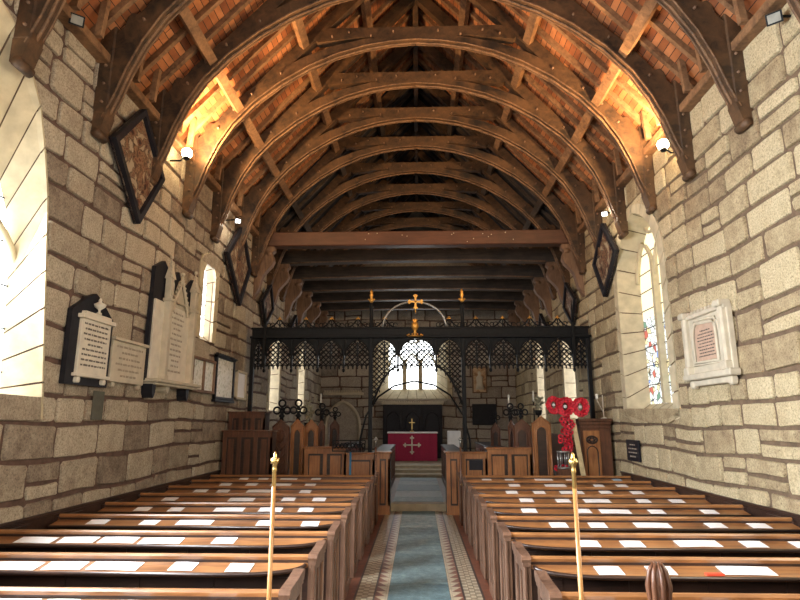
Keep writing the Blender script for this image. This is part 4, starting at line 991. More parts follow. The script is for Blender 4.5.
x, zt = at_y(563, 451, Y-0.1); _, zb_ = at_y(563, 467, Y-0.1)
t = thing('lantern', 'small grey metal lantern with upright bars below the poppies', 'lantern', (x, Y-0.1, 0))
b = MB(); b.lathe((x, Y-0.1, zb_), [(0.13, -0.03), (0.13, 0)], 16); b.lathe((x, Y-0.1, zt), [(0.13, -0.03), (0.13, 0)], 16); obj('ring_plate', b, M['steel'], t)
for k in range(8): b = MB(); a = k*math.pi/4; b.tube([(x+0.11*math.cos(a), Y-0.1+0.11*math.sin(a), zb_), (x+0.11*math.cos(a), Y-0.1+0.11*math.sin(a), zt-0.02)], 0.012, 6); obj('bar', b, M['steel'], t)
b = MB(); b.box(x-0.13, x+0.13, Y-0.22, Y+0.03, 0, zb_-0.03, 0.01); obj('pedestal', b, M['stall_dark'], t)
b = MB(); a = at_y(574, 418, Y-0.1); c = at_y(583.5, 474, Y-0.1); d = Vector((c[0]-a[0], 0, c[1]-a[1])); e = Vector((a[0], Y-0.0, a[1]))+d*(a[1]/(a[1]-c[1]))
b.beam((a[0], Y-0.0, a[1]), (e.x, Y-0.12, 0.01), 0.09, 0.03, (0, 1, 0)); tag(obj('leaning_board', b, M['pine']), 'narrow cream painted board leaning beside the poppy cross', 'board')

# flower arrangement and candles
def candle(lab, px, pyt, pyb, Y, r=0.02):
    x, zt = at_y(px, pyt, Y); _, zb = at_y(px, pyb, Y)
    t = thing('candlestick', lab, 'candle', (x, Y, FCH if Y > 12.6 else 0)); b = MB(); b.lathe((x, Y, (FCH if Y > 12.6 else 0)), [(0.09, 0), (0.07, 0.03), (0.015, 0.06), (0.015, zb-0.03-(FCH if Y > 12.6 else 0)), (0.045, zb-(FCH if Y > 12.6 else 0))], 10); obj('stick', b, M['iron'], t)
    b = MB(); b.lathe((x, Y, zb), [(r, 0), (r, zt-zb), (0.004, zt-zb+0.01)], 10); obj('wax_candle', b, M['candle'], t)
candle('white candle on an iron stick behind the dark poppyhead, left', 321, 394, 403, 14.0)
candle('white candle on an iron stick right of the painting', 508.5, 395, 407, 14.0)
candle('tall white candle near the right screen post', 533, 391, 401, 13.8)
def plant(lab, px, py, Y, r, zbase):
    x, z = at_y(px, py, Y); t = thing('flower_arrangement', lab, 'flowers', (x, Y, zbase)); b = MB(); b.lathe((x, Y, zbase), [(0.08, 0), (0.02, 0.05), (0.02, z-r-0.12-zbase), (0.07, z-r-0.1-zbase), (0.09, z-r-zbase)], 10); obj('stand', b, M['iron'], t)
    b = MB(); rd = random.Random(int(px))
    for k in range(70):
        d = Vector((rd.gauss(0, 1), rd.gauss(0, 1), rd.gauss(0, 1))).normalized(); p = Vector((x, Y, z))+Vector((d.x*r*0.7, d.y*r*0.7, d.z*r*1.3))*rd.uniform(0.3, 1); n = Vector((rd.gauss(0, 1), rd.gauss(0, 1), rd.gauss(0, 1))).normalized(); a = n.cross(d).normalized()*0.03
        b.add([p-a, p+d*0.07, p+a, p-d*0.03], [(0, 1, 2, 3)])
    obj('foliage', b, M['leaf'], t)
plant('dried pale flowers on a stand near the right screen post', 538, 403, 13.25, 0.16, FCH)
plant('dark foliage on a stand behind the left stall ends', 308, 413, 13.6, 0.22, FCH)
# pricket stand right
Y = 12.4
t = thing('pricket_stand', 'thin branched candle holder on top of the oak cupboard', 'candle holder', (x_of(604, Yc+0.3, 2.0), Yc+0.3, 2.0))
x0, z0 = at_y(604, 418.5, Yc+0.3); b = MB(); x1, z1_ = at_y(597, 399, Yc+0.3); x2, z2_ = at_y(604, 395, Yc+0.3); zt_ = at_y(577, 418.5, Yc)[1]
b.lathe((x0, Yc+0.3, zt_), [(0.07, 0), (0.06, 0.02), (0.01, 0.03)], 10); b.tube([(x0, Yc+0.3, zt_), (x0, Yc+0.3, z0+0.1), (x0, Yc+0.3, z2_)], 0.012, 6); b.tube([(x0, Yc+0.3, z0+0.12), (x1, Yc+0.3, z1_-0.03), (x1, Yc+0.3, z1_)], 0.01, 6); obj('branch', b, M['marble'], t)
b = MB(); b.lathe((x1, Yc+0.3, z1_), [(0.03, 0), (0.03, 0.1), (0.004, 0.11)], 8); obj('candle', b, M['candle'], t)

# ---------------------------------------------------------------- east end
AY = 21.6; fz = 0.42
xa_, za = at_y(388, 432, AY); xb_, _ = at_y(437, 432, AY); fz2 = at_y(412, 460, AY)[1]
t = thing('altar', 'altar with a crimson frontal bearing a gold cross and white cloth', 'altar', ((xa_+xb_)/2, AY+0.35, 0.42))
b = MB(); b.box(xa_+0.03, xb_-0.03, AY+0.03, AY+0.75, 0.42, za-0.05); obj('table', b, M['stall_dark'], t)
b = MB(); n = 24
vs = []
for k in range(n+1):
    u = k/n; w = 0.008*math.sin(u*40); vs += [(xa_+(xb_-xa_)*u, AY+w, 0.43), (xa_+(xb_-xa_)*u, AY+w, za-0.02), (xa_+(xb_-xa_)*u, AY+0.03, 0.43), (xa_+(xb_-xa_)*u, AY+0.03, za-0.02)]
b.add(vs, [f_ for k in range(n) for f_ in ((4*k, 4*k+4, 4*k+5, 4*k+1), (4*k+2, 4*k+3, 4*k+7, 4*k+6), (4*k+1, 4*k+5, 4*k+7, 4*k+3))]); fr = obj('frontal', b, M['cloth_red'], t)
b = MB(); b.box(xa_-0.03, xb_+0.03, AY-0.02, AY+0.8, za-0.05, za, 0.01); obj('altar_cloth', b, M['cloth_white'], t)
g = MB(); cx_, cz_ = at_y(412, 445, AY); r = 0.29
for k in range(4):
    a = k*math.pi/2; d = Vector((math.cos(a), 0, math.sin(a))); p = Vector((cx_, AY-0.025, cz_)); g.beam(p+d*0.04, p+d*r, 0.045, 0.012, (0, 1, 0))
    n_ = Vector((-d.z, 0, d.x))
    for q in (p+d*(r+0.01), p+d*(r-0.04)+n_*0.05, p+d*(r-0.04)-n_*0.05): g.ball((q.x, q.y+0.01, q.z), 0.032, 8)
g.ball((cx_, AY-0.015, cz_), 0.05, 8); obj('gold_cross', g, M['marble'], fr)
RY = 23.1; xa_, za = at_y(382, 402, RY); xb_, _ = at_y(443, 402, RY)
t = thing('reredos', 'near-black carved wooden reredos behind the altar', 'reredos', ((xa_+xb_)/2, RY+0.2, 0.42))
b = MB(); b.box(xa_+0.04, xb_-0.04, RY+0.05, RY+0.38, 0.42, za-0.1); obj('back_board', b, M['black'], t)
for k in range(3):
    p = MB(); w = (xb_-xa_-0.1)/3; u = xa_+0.05+w*k; p.box(u+0.04, u+w-0.04, RY+0.02, RY+0.05, 1.3, za-0.3, 0.01); q = arch_outline(u+0.12, u+w-0.12, 1.4, za-0.75, za-0.4, 6); p.tube([(x, RY+0.01, z) for x, z in q], 0.025, 6, True); obj('panel', p, M['black'], t)
b = MB(); b.box(xa_-0.02, xb_+0.02, RY-0.02, RY+0.39, za-0.1, za, 0.01)
for k in range(26): u = xa_+(xb_-xa_)*(k+0.5)/26; b.box(u-0.03, u+0.03, RY-0.05, RY-0.02, za-0.05, za+0.03)
obj('brattishing', b, M['marble2'], t)
x, z = at_y(412, 432, AY+0.5); t = thing('altar_cross', 'small dark standing cross on the white altar cloth', 'cross', (x, AY+0.5, z)); zz = at_y(412, 432, AY)[1]
b = MB(); b.lathe((x, AY+0.5, zz), [(0.09, 0), (0.08, 0.03), (0.02, 0.05), (0.02, 0.1)], 10); obj('base', b, M['brass'], t)
b = MB(); b.beam((x, AY+0.5, zz+0.08), (x, AY+0.5, zz+0.48), 0.03, 0.03); b.beam((x-0.11, AY+0.5, zz+0.34), (x+0.11, AY+0.5, zz+0.34), 0.03, 0.03); obj('shaft', b, M['brass'], t)
# tomb recess, cornice and painting on the east wall
xa_, za = at_y(322, 398, YE); xb_, zb_ = at_y(362, 440, YE)
t = thing('tomb_recess', 'pointed stone tomb recess on the east wall left of the altar', 'recess', ((xa_+xb_)/2, YE-0.1, zb_))
q = arch_outline(max(xa_, -3.8)+0.1, xb_-0.1, 0.9, za-1.1, za-0.15, 8)
b = MB(); b.prism(q, 'y', YE-0.09, YE-0.05); obj('recess_back', b, M['stone_e'], t)
b = MB(); b.tube([(x, YE-0.12, z) for x, z in q[1:]+q[:1]], 0.07, 8); b.box(max(xa_, -3.8)-0.05, xb_+0.05, YE-0.2, YE-0.05, za+0.1, za+0.22, 0.02)
for k in range(16): u = max(xa_, -3.8)+(xb_+3.8)*k/16; b.box(u, u+0.06, YE-0.18, YE-0.06, za+0.22, za+0.3)
obj('recess_moulding', b, M['marble2'], t)
b = MB(); b.box(max(xa_, -3.8), xb_, YE-0.5, YE-0.05, 0.14, 0.95, 0.02); obj('tomb_chest', b, M['marble2'], t)
def pic_e(name, lab, x0, x1, yt, yb, mat, frame, Y=YE-0.06):
    xa_, za = at_y(x0, yt, Y); xb_, zb_ = at_y(x1, yb, Y); t = thing(name, lab, name.split('_')[-1], ((xa_+xb_)/2, Y, zb_)); b = MB(); b.box(xa_, xb_, Y-0.02, Y, zb_, za); obj('picture', b, mat, t)
    f = MB(); e = 0.05
    f.box(xa_-e, xa_, Y-0.05, Y, zb_-e, za+e); f.box(xb_, xb_+e, Y-0.05, Y, zb_-e, za+e); f.box(xa_, xb_, Y-0.05, Y, zb_-e, zb_); f.box(xa_, xb_, Y-0.05, Y, za, za+e); obj('frame', f, frame, t); return t
t = pic_e('robed_figure_painting', 'tall gilded painting of a pale robed figure on the east wall right of the window', 473, 486, 368, 392, M['icon'], M['bracket'])
x, z = at_y(479.5, 380, YE-0.09)
b = MB(); b.lathe((0, 0, 0), [(0.17, -0.38), (0.12, -0.1), (0.13, 0.12), (0.05, 0.2), (0.075, 0.28), (0.02, 0.36)], 12); b.xf(lambda a, b_, c: (x+a, YE-0.085+b_*0.15, z+c)); obj('painted_figure', b, M['marble'], t)
b = MB(); xa_, za = at_y(472, 404, YE-0.1); xb_, zb_ = at_y(497, 425, YE-0.1); b.box(xa_, xb_, YE-0.16, YE-0.04, zb_, za, 0.02); tag(obj('stone_panel', b, M['black']), 'large dark slate panel on the east wall below the painting', 'panel')
b = MB(); xa_, za = at_y(448, 431, 20); xb_, zb_ = at_y(461, 441, 20); b.box(xa_, xb_, 20.0, 20.6, 0.42, za, 0.02); tag(obj('credence_table', b, M['cloth_white']), 'small white-clothed table right of the altar', 'table')

# ---------------------------------------------------------------- things on the side walls
def wall_map(s_):  # (along, up, out) -> world, on wall s_
    return lambda u, v, w: (s_*(WX-0.035-w), u, v)
def wbox(m, mp, u0, u1, v0, v1, w0, w1, bev=0):
    k = MB(); k.box(u0, u1, v0, v1, w0, w1, bev); k.xf(lambda a, b, c: mp(a, b, c)); m.add(k.v, k.f)
def wprism(m, mp, pts, w0, w1):
    k = MB(); k.prism(pts, 'z', w0, w1); k.xf(lambda a, b, c: mp(a, b, c)); m.add(k.v, k.f)
def wtube(m, mp, pts, r, n=6, closed=False):
    m.tube([mp(*p) for p in pts], r, n, closed)
def lettering(mp, u0, u1, v0, v1, rows, w, seed, margin=0.08, hh=0.4):
    rd = random.Random(seed); m = MB(); dv = (v1-v0)/rows
    for r in range(rows):
        wid = (u1-u0)*(1-2*margin)*rd.choice((1, 1, 0.9, 0.6, 0.8)); c = (u0+u1)/2; u = c-wid/2; v = v1-dv*(r+0.5); lh = dv*hh
        while u < c+wid/2:
            l = rd.uniform(0.6, 2.2)*lh*1.6; e = min(u+l, c+wid/2)
            # individual little strokes as letters
            q = u
            while q < e: wbox(m, mp, q, min(q+lh*0.42, e), v-lh/2, v+lh/2*rd.uniform(0.5, 1), w, w+0.002); q += lh*0.62
            u = e+lh*0.7
    return m
mL = wall_map(-1); mR = wall_map(1)
def wl(px, py): return at_wall(px, py, -WX+0.05)
def wr(px, py): return at_wall(px, py, WX-0.05)
def wq(f_, px0, px1, pyt, pyb):  # rectangle on wall
    pm = (pyt+pyb)/2; a = f_(px0, pm)[0]; b = f_(px1, pm)[0]; c = f_((px0+px1)/2, pyt)[1]; d = f_((px0+px1)/2, pyb)[1]; return min(a, b), max(a, b), d, c
# tablet 1
u0, u1, v0, v1 = wq(wl, 64, 107, 312, 386); c = (u0+u1)/2; w = u1-u0
va = wl(90, 295)[1]
t = thing('memorial_tablet', 'white marble tablet with an urn on a black shaped backing, left wall', 'memorial', (-WX, c, v0))
b = MB(); wprism(b, mL, [(u0, v0), (u1, v0), (u1, v1-0.02), (c+w*0.34, v1+0.08), (c+w*0.18, va-0.04), (c, va+0.03), (c-w*0.18, va-0.04), (c-w*0.34, v1+0.08), (u0, v1-0.02)], 0, 0.06); obj('backing', b, M['black'], t)
b = MB(); wbox(b, mL, u0+w*0.17, u1-w*0.12, v0+0.13, v1-0.1, 0.06, 0.10, 0.005); inscr = obj('inscription_slab', b, M['marble'], t)
obj('lettering', lettering(mL, u0+w*0.17, u1-w*0.12, v0+0.2, v1-0.12, 9, 0.10, 1), M['ink'], inscr)
b = MB(); wbox(b, mL, u0+w*0.12, u1-w*0.07, v1-0.1, v1-0.05, 0.06, 0.14, 0.006); wbox(b, mL, u0+w*0.2, u1-w*0.16, v1-0.05, v1-0.01, 0.06, 0.12, 0.004); wbox(b, mL, u0+w*0.12, u1-w*0.07, v0+0.09, v0+0.13, 0.06, 0.13, 0.006)
for uu in (u0+w*0.2, u1-w*0.18): wbox(b, mL, uu-0.03, uu+0.03, v0+0.02, v0+0.09, 0.06, 0.12, 0.01)
obj('cornice', b, M['marble'], t)
b = MB(); x_, y_, _ = mL(c+0.01, 0, 0.11); k = 0.62; b.lathe((x_, y_, v1-0.01), [(0.05*k, 0), (0.05*k, 0.03*k), (0.02*k, 0.05*k), (0.025*k, 0.09*k), (0.1*k, 0.15*k), (0.115*k, 0.2*k), (0.09*k, 0.215*k), (0.03*k, 0.25*k), (0.035*k, 0.28*k), (0.01*k, 0.33*k)], 14); obj('urn', b, M['marble'], t)
# tablet 2
u0, u1, v0, v1 = wq(wl, 108, 142, 341, 386)
t = thing('memorial_tablet', 'plain cream rectangular tablet between the urn tablet and the gothic monument', 'memorial', (-WX, (u0+u1)/2, v0))
b = MB(); wbox(b, mL, u0, u1, v0+0.03, v1-0.03, 0, 0.06, 0.008)
for uu in (u0+0.08, u1-0.14): wbox(b, mL, uu, uu+0.08, v0-0.03, v0+0.03, 0, 0.05, 0.01)
s_ = obj('inscription_slab', b, M['marble2'], t); obj('lettering', lettering(mL, u0+0.03, u1-0.03, v0+0.08, v1-0.06, 6, 0.061, 2), M['ink_pale'], s_)
b = MB(); wbox(b, mL, u0-0.02, u1+0.02, v1-0.03, v1+0.01, 0, 0.10, 0.006); obj('cornice', b, M['marble2'], t)
# gothic monument
u0, u1, v0, v1 = wq(wl, 146, 191, 300, 384); vt = wl(158, 262)[1]; w = u1-u0; c = (u0+u1)/2
t = thing('gothic_monument', 'tall pale gothic wall monument with crocketed pinnacles on a dark backing', 'memorial', (-WX, c, v0))
b = MB(); pts = [(u0-0.02, v0-0.02), (u1+0.02, v0-0.02), (u1+0.02, v1+0.12), (u1-0.06, v1+0.25), (u1-w*0.22, v1+0.10)]
pts = [(u0-0.04, v0), (u1-0.02, v0), (u1+0.02, vt-0.15), (u1-w*0.12, vt+0.04), (u1-w*0.26, vt-0.15), (u1-w*0.28, vt-0.22), (c+w*0.12, vt-0.2), (c+0.01, vt+0.02), (c-w*0.14, vt-0.15), (c-w*0.16, vt-0.22), (u0+w*0.34, vt-0.12), (u0+w*0.18, vt+0.06), (u0, vt-0.1)]
wprism(b, mL, pts, 0, 0.06); obj('backing', b, M['black'], t)
b = MB(); wbox(b, mL, u0+0.02, u1-0.02, v0+0.02, v1-0.1, 0.06, 0.10, 0.006); sl = obj('inscription_slab', b, M['marble'], t)
obj('lettering', lettering(mL, c-w*0.16, c+w*0.18, v0+0.15, v1-0.15, 12, 0.10, 5), M['ink_pale'], sl)
for uu in (u0+w*0.22, u1-w*0.18):
    b = MB(); wbox(b, mL, uu-0.055, uu+0.055, v0+0.06, v1-0.05, 0.08, 0.19, 0.012); wbox(b, mL, uu-0.075, uu+0.075, v1-0.08, v1-0.03, 0.07, 0.21, 0.008)
    wbox(b, mL, uu-0.07, uu+0.07, v0+0.02, v0+0.1, 0.07, 0.2, 0.008); wbox(b, mL, uu-0.05, uu+0.05, v1-0.03, v1+0.30, 0.08, 0.18, 0.01)
    q = arch_outline(uu-0.035, uu+0.035, v1+0.02, v1+0.18, v1+0.24, 4); wtube(b, mL, [(x, z, 0.185) for x, z in q], 0.008, 5, True)
    for dd in (0.13,):
        a = [mL(uu-0.065, v1+0.28, 0.07), mL(uu+0.065, v1+0.28, 0.07), mL(uu+0.065, v1+0.28, 0.20), mL(uu-0.065, v1+0.28, 0.20), mL(uu, v1+0.62, 0.13)]; b.add(a, [(0, 1, 2, 3), (0, 1, 4), (1, 2, 4), (2, 3, 4), (3, 0, 4)])
    for k in range(5):
        vv = v1+0.31+k*0.06; r = 0.06*(1-k/6)
        for sx in (-1, 1): p = mL(uu+sx*r, vv, 0.13+r*0.6); b.ball(p, 0.016, 6)
    b.ball(mL(uu, v1+0.63, 0.13), 0.03, 8, 1.2); obj('pinnacle', b, M['marble2'], t)
b = MB()
q = arch_outline(c-w*0.16, c+w*0.18, v1-0.3, v1-0.2, v1-0.02, 6)[2:]; wtube(b, mL, [(x, z, 0.13) for x, z in q], 0.022, 6)
q = [(c-w*0.2, v1-0.12), (c-w*0.12, v1+0.02), (c-w*0.02, v1+0.26), (c+0.01, v1+0.45)]; wtube(b, mL, [(x, z, 0.13) for x, z in q], [0.03, 0.03, 0.022, 0.012], 6)
q = [(c+w*0.22, v1-0.12), (c+w*0.14, v1+0.02), (c+w*0.05, v1+0.26), (c+0.01, v1+0.45)]; wtube(b, mL, [(x, z, 0.13) for x, z in q], [0.03, 0.03, 0.022, 0.012], 6)
for k in range(6):
    f_ = k/6; 
    for sx in (-1, 1): b.ball(mL(c+0.01+sx*(w*0.18*(1-f_)+0.02), v1-0.02+0.42*f_, 0.13), 0.022, 6)
b.ball(mL(c+0.01, v1+0.47, 0.13), 0.035, 8)
wprism(b, mL, [(c-w*0.16, v1-0.1), (c+w*0.18, v1-0.1), (c+0.01, v1+0.36)], 0.07, 0.10)
obj('ogee_canopy', b, M['marble2'], t)
b = MB(); wbox(b, mL, u0-0.02, u1+0.05, v0-0.02, v0+0.03, 0, 0.24, 0.01); wbox(b, mL, u0+0.03, u1-0.01, v0-0.06, v0-0.02, 0, 0.2, 0.01); obj('shelf', b, M['marble2'], t)
for uu, mt in ((u0+0.06, 'black'), (u0+w*0.32, 'marble2'), (u1-w*0.22, 'black')):
    b = MB(); k = 1 if mt == 'black' else 0.55; wprism(b, mL, [(uu-0.05, v0-0.05), (uu+0.07, v0-0.05), (uu+0.06, v0-0.05-0.12*k), (uu+0.01, v0-0.05-0.2*k), (uu-0.04, v0-0.05-0.13*k)], 0.0, 0.16); obj('corbel', b, M[mt], t)
# framed notices on left wall
def framed(lab, px0, px1, pyt, pyb, frame, npane, sheet, cres=False, mp=mL, f_=wl, name='framed_notice'):
    u0, u1, v0, v1 = wq(f_, px0, px1, pyt, pyb); t = thing(name, lab, 'frame', (mp(0, 0, 0)[0], (u0+u1)/2, v0)); b = MB(); e = 0.05
    wbox(b, mp, u0, u1, v1-e, v1, 0, 0.07, 0.006); wbox(b, mp, u0, u1, v0, v0+e, 0, 0.07, 0.006)
    w = (u1-u0)/npane
    for k in range(npane+1): uu = min(u1-e, max(u0, u0+w*k-(e/2 if 0 < k < npane else 0))); wbox(b, mp, uu, uu+e, v0, v1, 0, 0.065, 0.006)
    if cres:
        for k in range(8): uu = u0+(u1-u0)*(k+0.5)/8; wbox(b, mp, uu-0.03, uu+0.03, v1, v1+0.05, 0, 0.06, 0.01)
        wbox(b, mp, u0-0.03, u1+0.03, v1-0.01, v1+0.02, 0, 0.1, 0.006); wbox(b, mp, u0-0.03, u1+0.03, v0-0.05, v0, 0, 0.08, 0.006)
    obj('frame', b, frame, t)
    for k in range(npane): b = MB(); wbox(b, mp, u0+w*k+e*0.6, u0+w*(k+1)-e*0.6, v0+e*0.8, v1-e*0.8, 0.01, 0.03); obj('sheet', b, sheet, t)
    return t
framed('two-leaf framed notice in a pale wooden frame, right of the gothic monument', 190, 213, 358, 393, M['bracket'], 2, M['notice'])
framed('dark crested frame with one pale sheet on the left wall', 214, 232.5, 357, 400, M['black'], 1, M['notice'], True)
framed('small pale grey framed panel on the left wall nearest the screen', 235, 245, 371, 400, M['marble2'], 1, M['paper'])
# small niche, drawn as a flat dark grey patch
u0, u1, v0, v1 = wq(wl, 93, 104, 391, 420); b = MB(); wbox(b, mL, u0, u1, v0, v1, 0.0, 0.01, 0.003); tag(obj('niche_patch', b, plain('dark_grey_patch', (0.10, 0.10, 0.08), 0.9)), 'dark grey upright patch for a niche in the left wall under the cream tablet', 'stone')
# hatchments: diamond boards leaning forward at the top
def hatch(s_, lab, y, z, h, lean, quad=None):
    """diamond board of half-diagonal h standing off the wall"""
    t = thing('hatchment', lab, 'hatchment', (s_*(WX-0.1), y, z), 'diamond painted hatchments')
    mp0 = wall_map(s_)
    def mp(u, v, w):
        if quad:   # hung slightly askew: the four measured corners on the wall
            a = (u/h+v/h+1)/2; b = (u/h-v/h+1)/2   # left-bottom-right-top parametrisation
            L, T, Rr, B = quad['l'], quad['t'], quad['r'], quad['b']
            p = [L[i]*(1-a)*(1-b)+T[i]*a*(1-b)+Rr[i]*a*b+B[i]*(1-a)*b for i in (0, 1)]
            return mp0(p[0], p[1], w+0.03+lean*(p[1]-B[1]))
        return mp0(y+u, z+v, w+0.03+lean*(v+h))
    b = MB(); wprism(b, mp, [(-h, 0), (0, -h), (h, 0), (0, h)], 0, 0.03); obj('painted_panel', b, M['hatch'], t)
    f = MB()
    for a, c in (((-h, 0), (0, -h)), ((0, -h), (h, 0)), ((h, 0), (0, h)), ((0, h), (-h, 0))):
        k = 0.86; p = [a, c, (c[0]*k, c[1]*k), (a[0]*k, a[1]*k)]; wprism(f, mp, p, -0.01, 0.09)
    obj('frame', f, M['black'], t)
    g = MB(); rd = random.Random(int(y*10)); S = h*0.42
    wprism(g, mp, [(-S*0.55, S*0.6), (S*0.55, S*0.6), (S*0.55, 0), (S*0.3, -S*0.5), (0, -S*0.75), (-S*0.3, -S*0.5), (-S*0.55, 0)], 0.03, 0.036); sh = obj('painted_shield', g, M['hatch2'], t)
    return t
def hatch_px(s_, lab, corners, lean):
    f_ = wl if s_ < 0 else wr
    (xt, yt), (xb, yb), (xl, yl), (xr, yr) = corners
    ct = f_(xt, yt); cb = f_(xb, yb); a = f_(xl, yl); b = f_(xr, yr)
    y = (ct[0]+cb[0]+a[0]+b[0])/4; z = (ct[1]+cb[1])/2; h = abs(b[0]-a[0])/2*0.5+(ct[1]-cb[1])/2*0.5; return hatch(s_, lab, y, z, h*0.98, lean, dict(l=min(a, b), r=max(a, b), t=ct, b=cb))
hatch_px(-1, 'large black-framed diamond hatchment high on the left wall, nearest the camera', ((136, 109), (133, 224), (106, 137), (157, 180)), 0.03)
hatch_px(-1, 'diamond hatchment farther along the left wall, before the screen', ((237, 224), (236, 306), (222, 252), (246, 270)), 0.03)
hatch_px(1, 'diamond hatchment on the right wall beyond the stained glass window', ((608, 223), (608, 297), (598, 265), (621, 250)), 0.03)
hatch(-1, 'dark diamond hatchment in the chancel, seen above the left of the screen', 14.2, 4.75, 0.55, 0.1)
hatch(1, 'dark diamond hatchment in the chancel, seen above the right of the screen', 14.2, 4.75, 0.55, 0.1)
hatch(-1, 'farthest diamond hatchment on the left chancel wall', 17.4, 4.6, 0.5, 0.1)
hatch(1, 'farthest diamond hatchment on the right chancel wall', 17.4, 4.6, 0.5, 0.1)
# right memorial tablet
u0, u1, v0, v1 = wq(wr, 690, 735, 312, 372); w = u1-u0; c = (u0+u1)/2
t = thing('memorial_tablet', 'carved cream stone tablet with battlemented top and pink inscription, right wall', 'memorial', (WX, c, v0))
D0 = M['marble2']
b = MB(); wbox(b, mR, u0, u1, v0, v1, 0, 0.07, 0.006); obj('back_slab', b, D0, t)
b = MB(); wprism(b, mR, [(p[0], p[1]) for p in arch_outline(u0+w*0.26, u1-w*0.24, v0+0.16, v1-0.28, v1-0.12, 4)], 0.07, 0.075); sl = obj('inscription_panel', b, M['pink_inset'], t)
obj('lettering', lettering(mR, u0+w*0.28, u1-w*0.26, v0+0.2, v1-0.2, 9, 0.075, 9), M['ink'], sl)
b = MB(); q = arch_outline(u0+w*0.24, u1-w*0.22, v0+0.14, v1-0.28, v1-0.1, 4); wtube(b, mR, [(x, z, 0.09) for x, z in q], 0.022, 6, True); q = arch_outline(u0+w*0.19, u1-w*0.17, v0+0.11, v1-0.26, v1-0.05, 4); wtube(b, mR, [(x, z, 0.08) for x, z in q], 0.016, 6, True); obj('arch_moulding', b, D0, t)
for uu in (u0+w*0.07, u1-w*0.07):
    b = MB(); wbox(b, mR, uu-0.055, uu+0.055, v0+0.02, v1+0.02, 0, 0.14, 0.025); wbox(b, mR, uu-0.075, uu+0.075, v1, v1+0.09, 0, 0.17, 0.015); wbox(b, mR, uu-0.07, uu+0.07, v0-0.02, v0+0.1, 0, 0.16, 0.015); wbox(b, mR, uu-0.05, uu+0.05, v0-0.2, v0-0.08, 0, 0.1, 0.02); obj('buttress', b, D0, t)
b = MB(); wbox(b, mR, u0, u1, v1-0.02, v1+0.04, 0, 0.11, 0.01)
for k in range(9): uu = u0+w*0.16+w*0.68*k/8; wbox(b, mR, uu-0.016, uu+0.016, v1+0.04, v1+0.085, 0.02, 0.1, 0.006)
obj('battlement', b, D0, t)
b = MB(); wbox(b, mR, u0-0.05, u1+0.05, v0-0.09, v0-0.0, 0, 0.15, 0.015); wbox(b, mR, u0+0.05, u1-0.05, v0-0.17, v0-0.09, 0, 0.08, 0.01); obj('base_shelf', b, D0, t)
# small iron plaque
u0, u1, v0, v1 = wq(wr, 628, 640, 440, 461); t = thing('wall_plaque', 'small square blackened plaque low on the right wall', 'plaque', (WX, (u0+u1)/2, v0)); b = MB(); wbox(b, mR, u0, u1, v0, v1, 0, 0.04, 0.006); pl = obj('plate', b, M['black'], t)
obj('relief', lettering(mR, u0+0.03, u1-0.03, v0+0.05, v1-0.05, 4, 0.04, 12), M['ink_pale'], t)

# ---------------------------------------------------------------- lamps
def flood(lab, s_, px, py, X, on, size, aim):
    Yw, Zw = at_wall(px, py, s_*X); p = Vector((s_*X, Yw, Zw)); aim = Vector(aim).normalized()
    t = thing('floodlight', lab, 'lamp', tuple(p)); a = aim.cross(Vector((0, 0, 1))).normalized(); u = a.cross(aim)
    def bx(m, ha, hu, d0, d1):
        vs = [p+a*x+u*z+aim*d for d in (d0, d1) for x, z in ((-ha, -hu), (ha, -hu), (ha, hu), (-ha, hu))]; m.add(vs, [(3, 2, 1, 0), (4, 5, 6, 7), (0, 1, 5, 4), (1, 2, 6, 5), (2, 3, 7, 6), (3, 0, 4, 7)])
    b = MB(); bx(b, size, size*0.8, -0.07, 0.0)
    for k in range(5): z = size*(-0.6+0.3*k); vs = [p+a*x+u*(z+dz)+aim*d for d in (-0.10, -0.07) for x, dz in ((-size*0.8, -0.008), (size*0.8, -0.008), (size*0.8, 0.008), (-size*0.8, 0.008))]; b.add(vs, [(3, 2, 1, 0), (4, 5, 6, 7), (0, 1, 5, 4), (1, 2, 6, 5), (2, 3, 7, 6), (3, 0, 4, 7)])
    obj('housing', b, M['iron'], t); b = MB(); bx(b, size*0.78, size*0.6, 0.0, 0.006); obj('lens', b, M[on], t)
    b = MB(); b.tube([p-aim*0.06, p-aim*0.1+Vector((s_*0.04, 0, 0.02)), Vector((s_*3.96, Yw, Zw+0.02))], 0.015, 6); obj('mounting_arm', b, M['iron'], t)
    return p
flood('square unlit floodlight high at the top left corner', -1, 77, 20, 3.78, 'led_off', 0.075, (0.55, -0.7, -0.5))
flood('square unlit floodlight high at the top right corner', 1, 774, 18, 3.78, 'led_off', 0.075, (-0.55, -0.7, -0.5))
pL2 = flood('small glaring white lamp above the farther left hatchment', -1, 238, 221, 3.7, 'led', 0.06, (0.3, -0.6, -0.3))
pR2 = flood('small glaring white lamp above the right hatchment', 1, 604.5, 214, 3.7, 'led', 0.06, (-0.3, -0.6, -0.3))
lamps = []
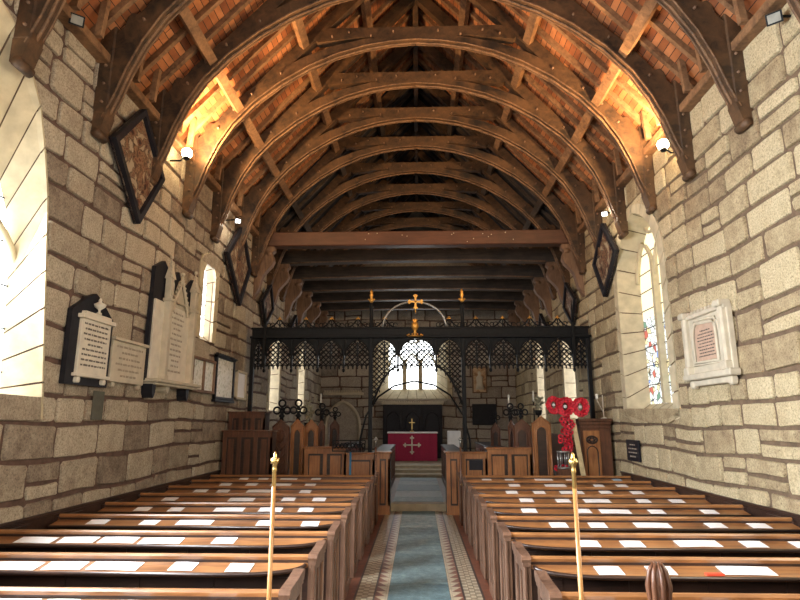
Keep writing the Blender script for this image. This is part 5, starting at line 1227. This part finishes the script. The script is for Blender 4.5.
for s_, px, py, nm in ((-1, 187, 153, 'left'), (1, 663, 144.5, 'right')):
    Yw, Zw = at_wall(px, py, s_*3.7); t = thing('bulb_lamp', 'bright warm lamp high on the %s wall shining into the roof' % nm, 'lamp', (s_*3.7, Yw, Zw), 'warm roof lamps')
    b = MB(); b.ball((s_*3.7, Yw, Zw), 0.085, 14); obj('bulb', b, M['bulb'], t)
    b = MB(); b.tube([(s_*3.72, Yw+0.01, Zw-0.05), (s_*3.8, Yw, Zw-0.13), (s_*3.97, Yw, Zw-0.13)], 0.015, 6); b.lathe((s_*3.7, Yw, Zw-0.11), [(0.04, 0), (0.05, 0.05)], 10); obj('holder', b, M['iron'], t)
    lamps.append((s_*3.58, Yw-0.02, Zw+0.05))

def light(name, kind, loc, energy, col, **kw):
    l = bpy.data.lights.new(name, kind); l.energy = energy; l.color = col
    for k, v in kw.items(): setattr(l, k, v)
    o = bpy.data.objects.new(name, l); o.location = loc; COL.objects.link(o); return o
for i, p in enumerate(lamps):
    l = light('lamp_glow', 'SPOT', p, 650, (1.0, 0.60, 0.27), shadow_soft_size=0.08, spot_size=math.radians(160), spot_blend=0.8)
    l.rotation_euler = Vector((-p[0]*0.16, 0.42, 0.75)).to_track_quat('-Z', 'Y').to_euler()
light('small_lamp_glow', 'POINT', tuple(pL2+Vector((0.12, -0.12, -0.05))), 12, (1, 0.85, 0.65), shadow_soft_size=0.05)
light('small_lamp_glow', 'POINT', tuple(pR2+Vector((-0.12, -0.12, -0.05))), 12, (1, 0.85, 0.65), shadow_soft_size=0.05)

a = light('window_daylight', 'AREA', (-4.28, 4.5, 3.1), 330, (0.9, 0.95, 1.0), shape='RECTANGLE', size=2.4, size_y=2.2, spread=math.radians(110))
a.rotation_euler = Vector((1.0, 0.1, -0.45)).to_track_quat('-Z', 'Y').to_euler()

w = bpy.data.worlds.new('World'); bpy.context.scene.world = w; w.use_nodes = True
w.node_tree.nodes['Background'].inputs[0].default_value = (0.75, 0.85, 1, 1); w.node_tree.nodes['Background'].inputs[1].default_value = 0.6

cam = bpy.data.cameras.new('Camera'); cam.sensor_width = 36; cam.lens = F/800*36; cam.clip_start = 0.05; cam.clip_end = 200
co = bpy.data.objects.new('Camera', cam); COL.objects.link(co); co.location = EYE
R = Matrix((RGT, UPV, -FWD)).transposed(); co.rotation_euler = R.to_euler()
sc = bpy.context.scene; sc.camera = co
sc.view_settings.view_transform = 'Standard'; sc.view_settings.look = 'None'; sc.view_settings.exposure = 0.6; sc.view_settings.gamma = 1.0; sc.view_settings.use_curve_mapping = False
sc.cycles.max_bounces = 8; sc.cycles.diffuse_bounces = 5
for o in bpy.data.objects:
    if '_o' in o: del o['_o']
